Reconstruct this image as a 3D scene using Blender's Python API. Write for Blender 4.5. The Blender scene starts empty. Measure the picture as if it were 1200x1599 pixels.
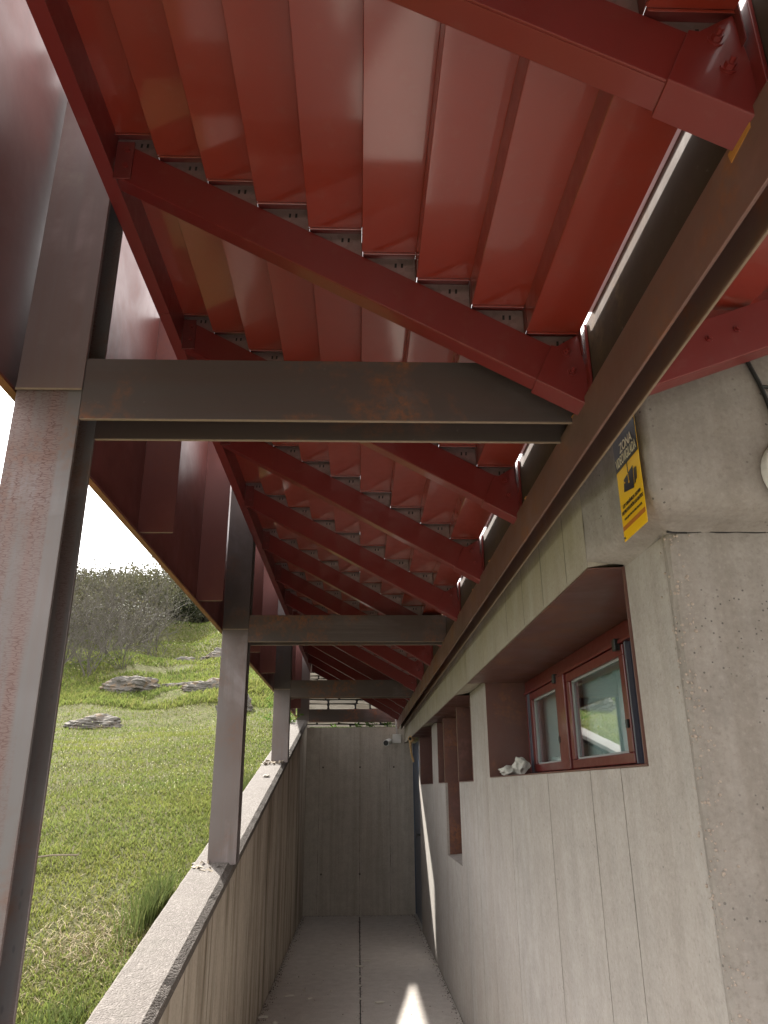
import bpy, bmesh, math, random
import numpy as np
from mathutils import Matrix, Vector, noise

S = bpy.context.scene
COL = S.collection
R_ = math.radians

# ------------------------------------------------------------------ camera
# axes of the walkway as seen by the lens (camera frame: right, up, forward)
def _n(v): return v / np.linalg.norm(v)
_f, _cx, _cy = 1182., 600., 799.5
_Y = _n(np.array([560 - _cx, -(1230 - _cy), _f]))
_Z = _n(np.array([575 - _cx, -(-2450 - _cy), _f]))
_Z = _n(_Z - _Y * (_Z @ _Y))
_X = np.cross(_Z, _Y)
if _X[0] < 0: _X = -_X
RW = np.array([_X, _Y, _Z])
cam_d = bpy.data.cameras.new('camera')
cam = bpy.data.objects.new('camera', cam_d); COL.objects.link(cam)
cam.matrix_world = Matrix((
    (RW[0, 0], RW[0, 1], -RW[0, 2], 0.0),
    (RW[1, 0], RW[1, 1], -RW[1, 2], 0.0),
    (RW[2, 0], RW[2, 1], -RW[2, 2], 1.6),
    (0, 0, 0, 1)))
cam_d.sensor_fit = 'HORIZONTAL'; cam_d.sensor_width = 36.0; cam_d.lens = 36.0 * 1182 / 1200
cam_d.clip_start = 0.02; cam_d.clip_end = 2000
S.camera = cam

# ------------------------------------------------------------------ world, sun, exposure
SUN_DIR = Vector((-0.545, 1.10, 1.0)).normalized()
SUN_EL = math.asin(SUN_DIR.z); SUN_AZ = math.atan2(SUN_DIR.x, SUN_DIR.y)
W = bpy.data.worlds.new('World'); S.world = W; W.use_nodes = True
nt = W.node_tree; nt.nodes.clear()
wo = nt.nodes.new('ShaderNodeOutputWorld'); bg = nt.nodes.new('ShaderNodeBackground')
sky = nt.nodes.new('ShaderNodeTexSky'); sky.sky_type = 'NISHITA'; sky.sun_disc = False
sky.sun_elevation = SUN_EL; sky.sun_rotation = SUN_AZ
sky.air_density = 1.0; sky.dust_density = 4.0; sky.ozone_density = 1.0
# a thin white veil of cloud over the whole sky: the blue is mostly washed out
hs = nt.nodes.new('ShaderNodeHueSaturation'); hs.inputs['Saturation'].default_value = 0.10
hs.inputs['Value'].default_value = 1.0
gm = nt.nodes.new('ShaderNodeMixRGB'); gm.blend_type = 'MIX'; gm.inputs[0].default_value = 0.45
gm.inputs[2].default_value = (9.0, 8.75, 8.4, 1)
nt.links.new(sky.outputs[0], hs.inputs['Color']); nt.links.new(hs.outputs[0], gm.inputs[1])
nt.links.new(gm.outputs[0], bg.inputs[0])
bg.inputs[1].default_value = 0.12
nt.links.new(bg.outputs[0], wo.inputs[0])

sd = bpy.data.lights.new('sun', 'SUN'); so = bpy.data.objects.new('sun', sd); COL.objects.link(so)
so.rotation_euler = SUN_DIR.to_track_quat('Z', 'Y').to_euler()
sd.energy = 4.2; sd.angle = R_(1.2); sd.color = (1.0, 0.95, 0.86)

S.view_settings.view_transform = 'Standard'; S.view_settings.look = 'None'
S.view_settings.gamma = 1.0; S.view_settings.use_curve_mapping = False
S.view_settings.exposure = 1.84
S.cycles.max_bounces = 8; S.cycles.diffuse_bounces = 5; S.cycles.glossy_bounces = 4

rng = random.Random(7); nr = np.random.RandomState(11)

# ------------------------------------------------------------------ materials
def clamp01(v): return max(0.0, min(1.0, v))
class NT:
    def __init__(s, name):
        s.m = bpy.data.materials.new(name); s.m.use_nodes = True
        s.t = s.m.node_tree; s.N = s.t.nodes; s.L = s.t.links
        s.b = s.N['Principled BSDF']; s.pos = s.N.new('ShaderNodeNewGeometry').outputs['Position']
    def put(s, sock, v):
        if hasattr(v, 'is_linked') or hasattr(v, 'links'): s.L.new(v, sock)
        elif isinstance(v, tuple) and len(v) == 3 and sock.type == 'RGBA': sock.default_value = (*v, 1)
        else: sock.default_value = v
    def map(s, sc, rot=(0, 0, 0), src=None):
        n = s.N.new('ShaderNodeMapping'); n.inputs['Scale'].default_value = sc; n.inputs['Rotation'].default_value = rot
        s.L.new(src or s.pos, n.inputs[0]); return n.outputs[0]
    def noise(s, vec, scale=1.0, det=4, rough=.55, dist=0.0):
        n = s.N.new('ShaderNodeTexNoise'); s.L.new(vec, n.inputs['Vector'])
        n.inputs['Scale'].default_value = scale; n.inputs['Detail'].default_value = det
        n.inputs['Roughness'].default_value = rough; n.inputs['Distortion'].default_value = dist
        return n.outputs['Fac']
    def voro(s, vec, scale, out='Distance', feat='F1', rand=1.0):
        n = s.N.new('ShaderNodeTexVoronoi'); s.L.new(vec, n.inputs['Vector']); n.feature = feat
        n.inputs['Scale'].default_value = scale; n.inputs['Randomness'].default_value = rand
        return n.outputs[out]
    def ramp(s, fac, stops, interp='LINEAR'):
        n = s.N.new('ShaderNodeValToRGB'); s.L.new(fac, n.inputs[0]); e = n.color_ramp; e.interpolation = interp
        while len(e.elements) > 1: e.elements.remove(e.elements[-1])
        first = True
        for p, c in stops:
            if isinstance(c, (int, float)): c = (c, c, c)
            el = e.elements[0] if first else e.elements.new(p)
            el.position = p; el.color = (*c, 1); first = False
        return n.outputs[0]
    def mix(s, fac, a, b, mode='MIX'):
        n = s.N.new('ShaderNodeMixRGB'); n.blend_type = mode
        s.put(n.inputs[0], fac); s.put(n.inputs[1], a); s.put(n.inputs[2], b); return n.outputs[0]
    def math(s, op, a, b=0.0, c=None):
        n = s.N.new('ShaderNodeMath'); n.operation = op; s.put(n.inputs[0], a); s.put(n.inputs[1], b)
        if c is not None: s.put(n.inputs[2], c)
        return n.outputs[0]
    def sep(s):
        n = s.N.new('ShaderNodeSeparateXYZ'); s.L.new(s.pos, n.inputs[0]); return n.outputs
    def rand(s):
        return s.N.new('ShaderNodeObjectInfo').outputs['Random']
    def white(s, val):
        n = s.N.new('ShaderNodeTexWhiteNoise'); n.noise_dimensions = '1D'; s.put(n.inputs['W'], val); return n.outputs['Value']
    def bump(s, h, strength=.3, dist=.01, prev=None):
        n = s.N.new('ShaderNodeBump'); s.L.new(h, n.inputs['Height'])
        n.inputs['Strength'].default_value = strength; n.inputs['Distance'].default_value = dist
        if prev is not None: s.L.new(prev, n.inputs['Normal'])
        return n.outputs[0]
    def out(s, color=None, rough=None, metal=None, normal=None, spec=None, **kw):
        b = s.b
        if color is not None: s.put(b.inputs['Base Color'], color)
        if rough is not None: s.put(b.inputs['Roughness'], rough)
        if metal is not None: s.put(b.inputs['Metallic'], metal)
        if normal is not None: s.L.new(normal, b.inputs['Normal'])
        if spec is not None: s.put(b.inputs['Specular IOR Level'], spec)
        for k, v in kw.items(): s.put(b.inputs[k], v)
        return s.m

def concrete(name, base=(.36, .33, .295), across='y', board=.155, stain=0.0, green=0.0, pores=1.0, dark=.75, rough=.85, streak=.26, pt=.50):
    t = NT(name)
    big = t.noise(t.pos, 1.3, 5)
    mid = t.noise(t.pos, 9, 6, .6)
    vs = t.map((14, 14, .55)); st = t.noise(vs, 1.0, 5, .6)
    vf = t.map((70, 70, 2.2)); grain = t.noise(vf, 1.0, 4, .65)
    fine = t.noise(t.pos, 160, 3, .6)
    x, y, z = t.sep()
    ax = y if across == 'y' else x
    bid = t.math('FLOOR', t.math('DIVIDE', ax, board))
    bt = t.white(bid)
    c = t.mix(big, tuple(v * .84 for v in base), tuple(min(1, v * 1.13) for v in base))
    c = t.mix(t.ramp(mid, [(.35, 0), (.70, .75)]), c, tuple(v * dark for v in base))
    c = t.mix(t.math('MULTIPLY', bt, .30), c, (base[0] * .93, base[1] * .86, base[2] * .82))
    c = t.mix(t.ramp(st, [(.42, 0.0), (.66, streak)]), c, (base[0] * .60, base[1] * .55, base[2] * .50))
    spk = t.noise(t.pos, 75, 4, .7)
    c = t.mix(t.ramp(spk, [(.52, 0.0), (.72, .42)]), c, (base[0] * .50, base[1] * .46, base[2] * .42))
    c = t.mix(t.ramp(spk, [(.30, .30), (.46, 0.0)]), c, tuple(min(1, v * 1.25) for v in base))
    c = t.mix(t.ramp(grain, [(.5, 0.0), (.8, .22)]), c, tuple(v * .62 for v in base))
    if stain > 0:
        sv = t.noise(t.map((4.0, 4.0, .30)), 1.0, 7, .72)
        sv2 = t.noise(t.map((11, 11, .9)), 1.0, 6, .7)
        f = t.math('MULTIPLY', t.ramp(sv, [(.45, 0), (.60, 1)]), t.ramp(sv2, [(.38, .2), (.62, 1)]))
        c = t.mix(t.math('MULTIPLY', f, stain), c, (.090, .058, .024))
    if green > 0:
        gv = t.noise(t.map((3, 3, 1.0)), 1.0, 5, .65)
        zf = t.ramp(t.math('SUBTRACT', z, 1.6), [(.52, 0), (.86, 1)])
        f = t.math('MULTIPLY', t.math('MULTIPLY', t.ramp(gv, [(.32, 0), (.68, 1)]), zf), green)
        c = t.mix(f, c, (.20, .165, .055))
    # air pores
    v = t.voro(t.pos, 78); vm = t.noise(t.pos, 5, 3)
    vc = t.N.new('ShaderNodeSeparateColor'); t.L.new(t.voro(t.pos, 78, 'Color'), vc.inputs[0])
    gate = t.ramp(vc.outputs[0], [(.60, 0), (.64, 1)]); rad = t.math('ADD', t.math('MULTIPLY', vc.outputs[1], .22), .05)
    pm = t.math('MULTIPLY', t.math('MULTIPLY', t.math('LESS_THAN', v, rad), gate), t.ramp(vm, [(pt, 0), (pt + .12, 1)]))
    v2 = t.voro(t.pos, 17); pm2 = t.math('MULTIPLY', t.ramp(v2, [(.03, 1), (.055, 0)]), t.ramp(t.noise(t.pos, 2.2, 3), [(.45, 0), (.55, 1)]))
    pmx = t.math('MULTIPLY', t.math('MAXIMUM', pm, pm2), pores)
    c = t.mix(t.math('MULTIPLY', pmx, .75), c, tuple(v * .3 for v in base))
    hgt = t.math('SUBTRACT', t.math('ADD', t.math('MULTIPLY', grain, .7), t.math('MULTIPLY', fine, .45)), t.math('MULTIPLY', pmx, 1.2))
    hgt = t.math('ADD', hgt, t.math('MULTIPLY', mid, .7))
    return t.out(c, rough, 0.0, t.bump(hgt, .55, .004), .3)

def steel(name, base=(.115, .085, .078), rust=(.20, .075, .03), rustamt=.5, horiz=False, rough=.42, crack=0.0, metal=.35, streak='z'):
    t = NT(name)
    if streak == 'y': sc = (16, .8, 16)
    elif streak == 'x': sc = (.8, 16, 16)
    else: sc = (16, 16, .7)
    n1 = t.noise(t.map(sc), 1.0, 6, .65)
    n2 = t.noise(t.pos, 3.2, 6, .62, .3); n3 = t.noise(t.pos, 38, 5, .7)
    big = t.noise(t.pos, .9, 3)
    c = t.mix(big, tuple(v * .72 for v in base), tuple(v * 1.28 for v in base))
    c = t.mix(t.ramp(n1, [(.35, .0), (.7, .6)]), c, (base[0] * .98, base[1] * .76, base[2] * .68))
    rm = t.math('MULTIPLY', t.ramp(n2, [(.52, 0), (.70, 1)]), t.ramp(n3, [(.38, 0), (.62, 1)]))
    c = t.mix(t.math('MULTIPLY', rm, rustamt), c, rust)
    c = t.mix(t.ramp(n3, [(.66, 0), (.8, .35)]), c, (.30, .27, .25))
    scale_ = t.math('MULTIPLY', t.ramp(t.noise(t.pos, 1.7, 5, .65, .4), [(.52, 0), (.64, 1)]), t.ramp(n1, [(.42, 0), (.60, 1)]))
    c = t.mix(t.math('MULTIPLY', scale_, .6), c, (base[0] * 1.7, base[1] * 1.75, base[2] * 1.85))
    h = t.math('ADD', t.math('MULTIPLY', n3, .5), t.math('MULTIPLY', n1, .3))
    if crack > 0:
        q = t.map((16, 16, 62)); wv = t.noise(t.pos, 30, 3)
        e = t.voro(q, 3.2, 'Distance', 'DISTANCE_TO_EDGE')
        mk = t.ramp(t.noise(t.map((13, 13, .45)), 1.0, 3), [(.46, 0), (.60, 1)])
        ck = t.math('MULTIPLY', t.ramp(e, [(.02, 1), (.09, 0)]), mk)
        c = t.mix(t.math('MULTIPLY', mk, .60), c, (.185, .095, .080))
        c = t.mix(t.math('MULTIPLY', ck, crack), c, (.085, .034, .026))
        blue = t.ramp(t.noise(t.map((9, 9, .6)), 1.0, 3), [(.56, 0), (.70, .5)])
        c = t.mix(blue, c, (.13, .15, .17))
        sp = t.ramp(t.voro(t.map((60, 60, 24)), 1.0), [(.14, 1), (.24, 0)])
        c = t.mix(t.math('MULTIPLY', t.math('MULTIPLY', sp, blue), 1.6), c, (.03, .035, .045))
    r = t.ramp(n2, [(.3, rough - .10), (.75, rough + .18)])
    return t.out(c, r, metal, t.bump(h, .22, .002), .5)

def red_paint(name, base=(.225, .024, .012), rough=.34, var=.12, coat=1.0):
    t = NT(name)
    n = t.noise(t.pos, 2.3, 4); n2 = t.noise(t.pos, 24, 4, .6); n3 = t.noise(t.pos, 1.1, 2)
    c = t.mix(n, tuple(v * (1 - var) for v in base), tuple(v * (1 + var) for v in base))
    rr = t.rand()
    c = t.mix(t.math('MULTIPLY', rr, .22), c, (base[0] * .72, base[1] * 1.1, base[2] * 1.2))
    dust = t.ramp(n2, [(.58, 0), (.82, .16)])
    c = t.mix(dust, c, (.25, .14, .11))
    r = t.ramp(n2, [(.3, rough - .03), (.8, rough + .10)])
    h = t.math('ADD', t.math('MULTIPLY', n3, 1.0), t.math('MULTIPLY', t.noise(t.pos, 300, 2), .004))
    t.b.inputs['Coat Weight'].default_value = coat; t.b.inputs['Coat Roughness'].default_value = .09; t.b.inputs['Coat IOR'].default_value = 1.5
    return t.out(c, r, 0.0, t.bump(h, .28, .03), .5)

def plain(name, c, rough=.5, metal=0.0, var=.12, scale=30, spec=.5, bump=.15):
    t = NT(name); n = t.noise(t.pos, scale, 4, .6)
    col = t.mix(n, tuple(v * (1 - var) for v in c), tuple(min(1, v * (1 + var)) for v in c))
    return t.out(col, rough, metal, t.bump(n, bump, .002), spec)

M = {}
M['wall'] = concrete('concrete_wall', (.385, .36, .335), board=.31, pt=.58)
M['band'] = concrete('concrete_band', (.40, .37, .31), board=.155, green=.85)
M['end'] = concrete('concrete_end', (.56, .52, .46), across='x', board=.60, pores=.5, streak=.5)
M['parapet'] = concrete('concrete_parapet', (.56, .50, .42), board=.6, stain=.95, pores=.3)
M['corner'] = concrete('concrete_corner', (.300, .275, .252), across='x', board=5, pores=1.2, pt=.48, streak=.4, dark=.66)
M['floor'] = concrete('concrete_floor', (.56, .525, .495), across='y', board=2.6, pores=0)
def coping_mat():
    t = NT('rough_coping')
    v = t.N.new('ShaderNodeTexVoronoi'); t.L.new(t.pos, v.inputs['Vector']); v.inputs['Scale'].default_value = 120
    d, cc = v.outputs['Distance'], v.outputs['Color']
    g = t.N.new('ShaderNodeRGBToBW'); t.L.new(cc, g.inputs[0])
    n = t.noise(t.pos, 3.5, 5)
    c = t.mix(n, (.105, .088, .080), (.16, .142, .128))
    c = t.mix(t.ramp(g.outputs[0], [(.60, 0), (.9, .5)]), c, (.28, .25, .23))
    c = t.mix(t.ramp(g.outputs[0], [(.12, .8), (.3, 0)]), c, (.10, .085, .075))
    c = t.mix(t.ramp(t.noise(t.pos, 9, 4), [(.55, 0), (.75, .55)]), c, (.10, .09, .075))
    return t.out(c, .9, 0, t.bump(t.math('SUBTRACT', t.math('MULTIPLY', n, .6), d), .9, .004), .25)
M['coping'] = coping_mat()
M['steel'] = steel('weathered_steel', (.074, .062, .062), rustamt=.45, rough=.42)
M['steel_col'] = steel('weathered_column_steel', (.150, .142, .145), rustamt=.6, crack=.95, rough=.40)
M['steel_col_far'] = steel('column_steel', (.135, .115, .112), rustamt=.30, crack=.0, rough=.36)
M['steel_beam'] = steel('weathered_beam_steel', (.088, .070, .066), rust=(.30, .10, .03), rustamt=1.0, rough=.45, streak='x')
M['steel_long'] = steel('weathered_long_beam_steel', (.190, .112, .095), rust=(.30, .105, .03), rustamt=.85, rough=.42, streak='y')
M['steel_edge'] = plain('bare_steel_edge', (.26, .19, .135), .5, .3, .3, 60)
M['steel_plate'] = steel('stained_plate_steel', (.050, .026, .019), rust=(.13, .08, .045), rustamt=.7, rough=.9, metal=.0)
M['fascia'] = steel('fascia_steel', (.125, .040, .036), rust=(.20, .045, .02), rustamt=.35, rough=.40, metal=.15)
M['upper'] = steel('bare_upper_steel', (.165, .125, .125), rust=(.24, .20, .18), rustamt=.6, rough=.42, metal=.3)
M['fascia_lip'] = steel('fascia_lip_steel', (.22, .085, .035), rustamt=.6, rough=.5, metal=.1)
M['lining'] = steel('lining_steel', (.115, .055, .045), rust=(.28, .11, .035), rustamt=.7, rough=.42, streak='y', metal=.15)
M['red'] = red_paint('red_deck_paint')
M['red_rafter'] = red_paint('red_rafter_paint', (.165, .016, .014), .38, coat=.3)
M['red_dark'] = red_paint('dark_red_paint', (.13, .020, .019), .4, coat=.2)
M['red_frame'] = red_paint('red_frame_paint', (.135, .012, .011), .35, coat=.4)
def galv():
    t = NT('galvanised_zinc'); v = t.voro(t.pos, 60, 'Color'); g = t.N.new('ShaderNodeRGBToBW'); t.L.new(v, g.inputs[0])
    c = t.mix(g.outputs[0], (.24, .17, .17), (.31, .23, .23))
    return t.out(c, .32, .55, t.bump(t.noise(t.pos, 14, 4), .2, .004), .5)
M['galv'] = galv()
M['trim'] = plain('pale_trim', (.62, .56, .62), .3, .2, .05)
M['seam_pale'] = plain('pale_seam_dirt', (.20, .18, .16), .95, var=.4, scale=60)
M['seam'] = plain('seam_dirt', (.115, .098, .082), .95, var=.4, scale=60)
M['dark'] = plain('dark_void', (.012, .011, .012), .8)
M['guide'] = plain('dark_guide', (.10, .10, .13), .4)
M['gasket'] = plain('pane_gasket', (.30, .31, .31), .5)
M['navy'] = plain('navy_rubber', (.015, .02, .045), .35)
M['door'] = plain('blue_door_paint', (.045, .075, .135), .35, var=.08)
M['white'] = plain('white_plastic', (.72, .72, .70), .4, var=.04)
M['grey_pl'] = plain('grey_plastic', (.45, .45, .44), .5, var=.06)
M['black'] = plain('black_plastic', (.018, .02, .02), .4)
M['paper'] = plain('crumpled_paper', (.58, .57, .52), .9, var=.08)
M['foam'] = plain('expanding_foam', (.50, .34, .17), .95, var=.35, scale=45, bump=.6)
M['tape'] = plain('orange_primer', (.42, .17, .035), .6, var=.25)
M['chip'] = plain('pale_chip', (.58, .54, .48), .9, var=.2)
M['twig'] = plain('dry_twig', (.30, .25, .19), .95, var=.3)
M['yellow'] = plain('sign_yellow', (.80, .48, .008), .32, var=.05, scale=8)
M['sign_black'] = plain('sign_black', (.012, .013, .02), .28, var=.05)
M['sign_white'] = plain('sign_cream', (.80, .74, .55), .4, var=.02)
M['sign_brown'] = plain('sign_brown', (.42, .13, .015), .4, var=.04)
def glass():
    t = NT('window_glass'); t.N.remove(t.b)
    g = t.N.new('ShaderNodeBsdfGlossy'); g.inputs['Roughness'].default_value = .01; g.inputs['Color'].default_value = (.95, .98, 1, 1)
    tr = t.N.new('ShaderNodeBsdfTransparent'); tr.inputs['Color'].default_value = (.93, .96, .955, 1)
    lw = t.N.new('ShaderNodeLayerWeight'); lw.inputs['Blend'].default_value = .5
    f = t.math('ADD', t.math('MULTIPLY', t.math('POWER', lw.outputs['Facing'], 2.6), .75), .10)
    mx = t.N.new('ShaderNodeMixShader'); t.L.new(f, mx.inputs[0]); t.L.new(tr.outputs[0], mx.inputs[1]); t.L.new(g.outputs[0], mx.inputs[2])
    t.L.new(mx.outputs[0], t.N['Material Output'].inputs[0]); return t.m
M['glass'] = glass()
M['blind'] = plain('grey_blue_blind', (.62, .80, .80), .7, var=.03, scale=6)
def stone_mat():
    t = NT('schist_stone'); r = t.rand(); n = t.noise(t.map((6, 6, 26)), 1.0, 6, .65); b = t.noise(t.pos, 5, 4)
    c = t.ramp(r, [(0, (.24, .21, .18)), (.35, (.17, .145, .115)), (.6, (.30, .265, .22)), (1, (.13, .12, .105))])
    c = t.mix(t.ramp(n, [(.4, 0), (.7, .6)]), c, (.12, .10, .08))
    c = t.mix(t.ramp(b, [(.55, 0), (.75, .6)]), c, (.34, .31, .27))
    return t.out(c, .9, 0, t.bump(n, .7, .01), .25)
M['stone'] = stone_mat()
def rock_mat():
    t = NT('hill_rock'); n = t.noise(t.map((3, 3, 9)), 1.0, 8, .65); l = t.noise(t.pos, 6, 6, .7); f = t.noise(t.pos, 60, 4, .7)
    c = t.mix(n, (.075, .070, .062), (.19, .175, .16))
    c = t.mix(t.ramp(l, [(.5, 0), (.68, .75)]), c, (.24, .155, .085))
    c = t.mix(t.ramp(f, [(.60, 0), (.8, .4)]), c, (.32, .31, .28))
    return t.out(c, .95, 0, t.bump(t.math('ADD', l, t.math('MULTIPLY', f, .3)), .9, .03), .2)
M['rock'] = rock_mat()
M['pebble'] = plain('pebbles', (.36, .30, .255), .9, var=.35, scale=150)
def soil():
    t = NT('hillside_turf'); n = t.noise(t.pos, .8, 6, .6); n2 = t.noise(t.pos, 7, 6, .7); n3 = t.noise(t.pos, 45, 5, .7)
    c = t.mix(n, (.085, .095, .030), (.135, .14, .050))
    c = t.mix(t.ramp(n2, [(.42, 0), (.68, .75)]), c, (.17, .145, .075))
    c = t.mix(t.ramp(n3, [(.45, 0), (.7, .6)]), c, (.035, .045, .014))
    return t.out(c, 1.0, 0, t.bump(t.math('ADD', n3, n2), 1.0, .05), .1)
M['soil'] = soil()
def leafmat(name, a, b, trans=.35, scale=1.0, dry=(.20, .16, .07), dryamt=.5, attr=True):
    t = NT(name)
    if attr:
        at = t.N.new('ShaderNodeAttribute'); at.attribute_name = 'tint'; r = at.outputs['Fac']
    else: r = t.noise(t.pos, 20 * scale, 3)
    n = t.noise(t.pos, .55 * scale, 4, .6)
    c = t.mix(r, a, b)
    c = t.mix(t.ramp(n, [(.35, 0), (.7, .45)]), c, (b[0] * 1.25, b[1] * 1.0, b[2] * .8))
    c = t.mix(t.math('MULTIPLY', t.ramp(r, [(.72, 0), (.95, 1)]), dryamt), c, dry)
    d = t.N.new('ShaderNodeBsdfTranslucent'); t.L.new(c, d.inputs[0])
    t.L.new(c, t.b.inputs['Base Color']); t.b.inputs['Roughness'].default_value = .75
    t.b.inputs['Specular IOR Level'].default_value = .12
    mx = t.N.new('ShaderNodeMixShader'); mx.inputs[0].default_value = trans
    t.L.new(t.b.outputs[0], mx.inputs[1]); t.L.new(d.outputs[0], mx.inputs[2])
    t.L.new(mx.outputs[0], t.N['Material Output'].inputs[0]); return t.m
M['grass'] = leafmat('grass_blades', (.085, .125, .030), (.175, .215, .062), .42)
M['tallgrass'] = leafmat('tall_grass_blades', (.050, .085, .025), (.105, .14, .048), .35, dryamt=.3)
M['bush'] = leafmat('grey_green_leaves', (.055, .062, .032), (.110, .112, .066), .2, dry=(.12, .10, .07), dryamt=.5)
M['darkbush'] = leafmat('dark_ridge_leaves', (.022, .030, .015), (.045, .055, .028), .15, dryamt=.1)
M['weed'] = leafmat('weed_leaves', (.05, .12, .02), (.11, .19, .045), .35, dryamt=.1)
M['petal'] = plain('white_petals', (.72, .72, .66), .8, var=.08)
M['bark'] = plain('grey_bark', (.10, .088, .076), .95, var=.3)

# ------------------------------------------------------------------ object helpers
LOC = {}
def link(o):
    COL.objects.link(o); return o
def tag(o, label=None, cat=None, group=None, kind=None):
    if label: o['label'] = label
    if cat: o['category'] = cat
    if group: o['group'] = group
    if kind: o['kind'] = kind
    return o
def thing(name, label, cat, loc=(0, 0, 0), group=None):
    o = bpy.data.objects.new(name, None); link(o); o.location = loc; o.empty_display_size = .1
    LOC[o.name] = Vector(loc)
    return tag(o, label, cat, group)
def copy_tree(o, parent=None):
    c = o.copy(); COL.objects.link(c); c.parent = parent
    for ch in list(o.children): copy_tree(ch, c)
    return c

class MB:
    def __init__(s): s.v = []; s.f = []; s.mi = []
    def add(s, vs, fs, mi=0):
        b = len(s.v); s.v += [tuple(p) for p in vs]; s.f += [tuple(i + b for i in f) for f in fs]; s.mi += [mi] * len(fs)
    def quad(s, a, b, c, d, mi=0): s.add([a, b, c, d], [(0, 1, 2, 3)], mi)
    def box(s, x0, x1, y0, y1, z0, z1, mi=0):
        if x0 > x1: x0, x1 = x1, x0
        if y0 > y1: y0, y1 = y1, y0
        if z0 > z1: z0, z1 = z1, z0
        s.add([(x0, y0, z0), (x1, y0, z0), (x1, y1, z0), (x0, y1, z0), (x0, y0, z1), (x1, y0, z1), (x1, y1, z1), (x0, y1, z1)],
              [(0, 3, 2, 1), (4, 5, 6, 7), (0, 1, 5, 4), (1, 2, 6, 5), (2, 3, 7, 6), (3, 0, 4, 7)], mi)
    def prism(s, poly, a0, a1, plane='xz', mi=0):
        n = len(poly)
        def P(p, a):
            if plane == 'xz': return (p[0], a, p[1])
            if plane == 'yz': return (a, p[0], p[1])
            return (p[0], p[1], a)
        vs = [P(p, a0) for p in poly] + [P(p, a1) for p in poly]
        fs = [tuple(range(n)), tuple(range(2 * n - 1, n - 1, -1))] + [(i, (i + 1) % n, (i + 1) % n + n, i + n)[::-1] for i in range(n)]
        s.add(vs, fs, mi)
    def tube(s, p0, p1, r0, r1=None, n=12, mi=0, caps=True):
        r1 = r0 if r1 is None else r1
        p0 = Vector(p0); p1 = Vector(p1); d = (p1 - p0).normalized()
        u = d.orthogonal().normalized(); w = d.cross(u)
        vs = []
        for p, r in ((p0, r0), (p1, r1)):
            for k in range(n):
                a = 2 * math.pi * k / n; vs.append(p + (u * math.cos(a) + w * math.sin(a)) * r)
        fs = [(k, (k + 1) % n, (k + 1) % n + n, k + n) for k in range(n)]
        if caps: fs += [tuple(range(n))[::-1], tuple(range(n, 2 * n))]
        s.add(vs, fs, mi)
    def path(s, pts, r, n=8, mi=0):
        for a, b in zip(pts[:-1], pts[1:]): s.tube(a, b, r, r, n, mi)
    def build(s, name, mat, parent=None, bevel=0.0, smooth=False, kind=None, seg=2, local=False):
        me = bpy.data.meshes.new(name)
        off = Vector((0, 0, 0))
        p = parent
        while p is not None and not local:
            off += Vector(p.location); p = p.parent
        me.from_pydata([(v[0] - off.x, v[1] - off.y, v[2] - off.z) for v in s.v], [], s.f)
        for m in (mat if isinstance(mat, (list, tuple)) else [mat]): me.materials.append(m)
        me.polygons.foreach_set('material_index', s.mi)
        bm = bmesh.new(); bm.from_mesh(me); bmesh.ops.recalc_face_normals(bm, faces=bm.faces); bm.to_mesh(me); bm.free()
        if smooth: me.polygons.foreach_set('use_smooth', [True] * len(me.polygons))
        me.update()
        o = link(bpy.data.objects.new(name, me)); o.parent = parent
        if bevel > 0:
            bv = o.modifiers.new('bevel', 'BEVEL'); bv.width = bevel; bv.segments = seg; bv.limit_method = 'ANGLE'
            bv.angle_limit = R_(40); bv.use_clamp_overlap = True
        if kind: o['kind'] = kind
        return o

def cellwall(mb, us, vs, depth, P, back=None, mi=0):
    """relief made of cells: depth(u,v) -> recess of the face, None where there is an opening"""
    us = sorted(set(round(u, 5) for u in us)); vs = sorted(set(round(v, 5) for v in vs))
    nu, nv = len(us) - 1, len(vs) - 1
    D = [[depth((us[i] + us[i + 1]) / 2, (vs[j] + vs[j + 1]) / 2) for j in range(nv)] for i in range(nu)]
    bk = back
    for i in range(nu):
        for j in range(nv):
            d = D[i][j]
            if d is None: continue
            a, b, c, e = us[i], us[i + 1], vs[j], vs[j + 1]
            mb.quad(P(a, c, d), P(b, c, d), P(b, e, d), P(a, e, d), mi)
            for (di, dj, p, q) in ((1, 0, (b, c), (b, e)), (0, 1, (a, e), (b, e)), (-1, 0, (a, c), (a, e)), (0, -1, (a, c), (b, c))):
                ii, jj = i + di, j + dj
                nd = None if not (0 <= ii < nu and 0 <= jj < nv) else D[ii][jj]
                t = bk if nd is None else nd
                if t is not None and t > d + 1e-6:
                    mb.quad(P(*p, d), P(*q, d), P(*q, t), P(*p, t), mi)

# =================================================================== SETTING
def gz(x, y):
    x = np.asarray(x, float); y = np.asarray(y, float)
    z = .03 + .2085 * y
    z = z + np.where(y > 15, .085 * (y - 15), 0) - np.where(y > 40, .42 * (y - 40), 0)
    z = np.where(y < 0, .03 + .10 * y, z)
    far = np.clip((y - 8) / 14, 0, 1); off = np.clip((-x - 1.0) / 1.5, 0, 1)
    z = z + off * (.035 * np.sin(x * 1.9 + .6) * np.cos(y * 1.3) + .025 * np.sin(3.3 * x + 2.1 * y) + .012 * np.sin(7.1 * y - 3 * x))
    z = z + far * off * (.22 * np.sin(.55 * y + .35 * x) + .15 * np.sin(1.15 * y - .6 * x + 1) + .10 * np.sin(2.1 * x + .4 * y))
    z = z + np.clip((y - 28) / 12, 0, 1) * .5 * np.sin(.33 * x + 1.2) 
    z = z - .02 * np.clip(-x - 8, 0, 60) * np.clip((20 - y) / 20, 0, 1)
    return z
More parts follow.
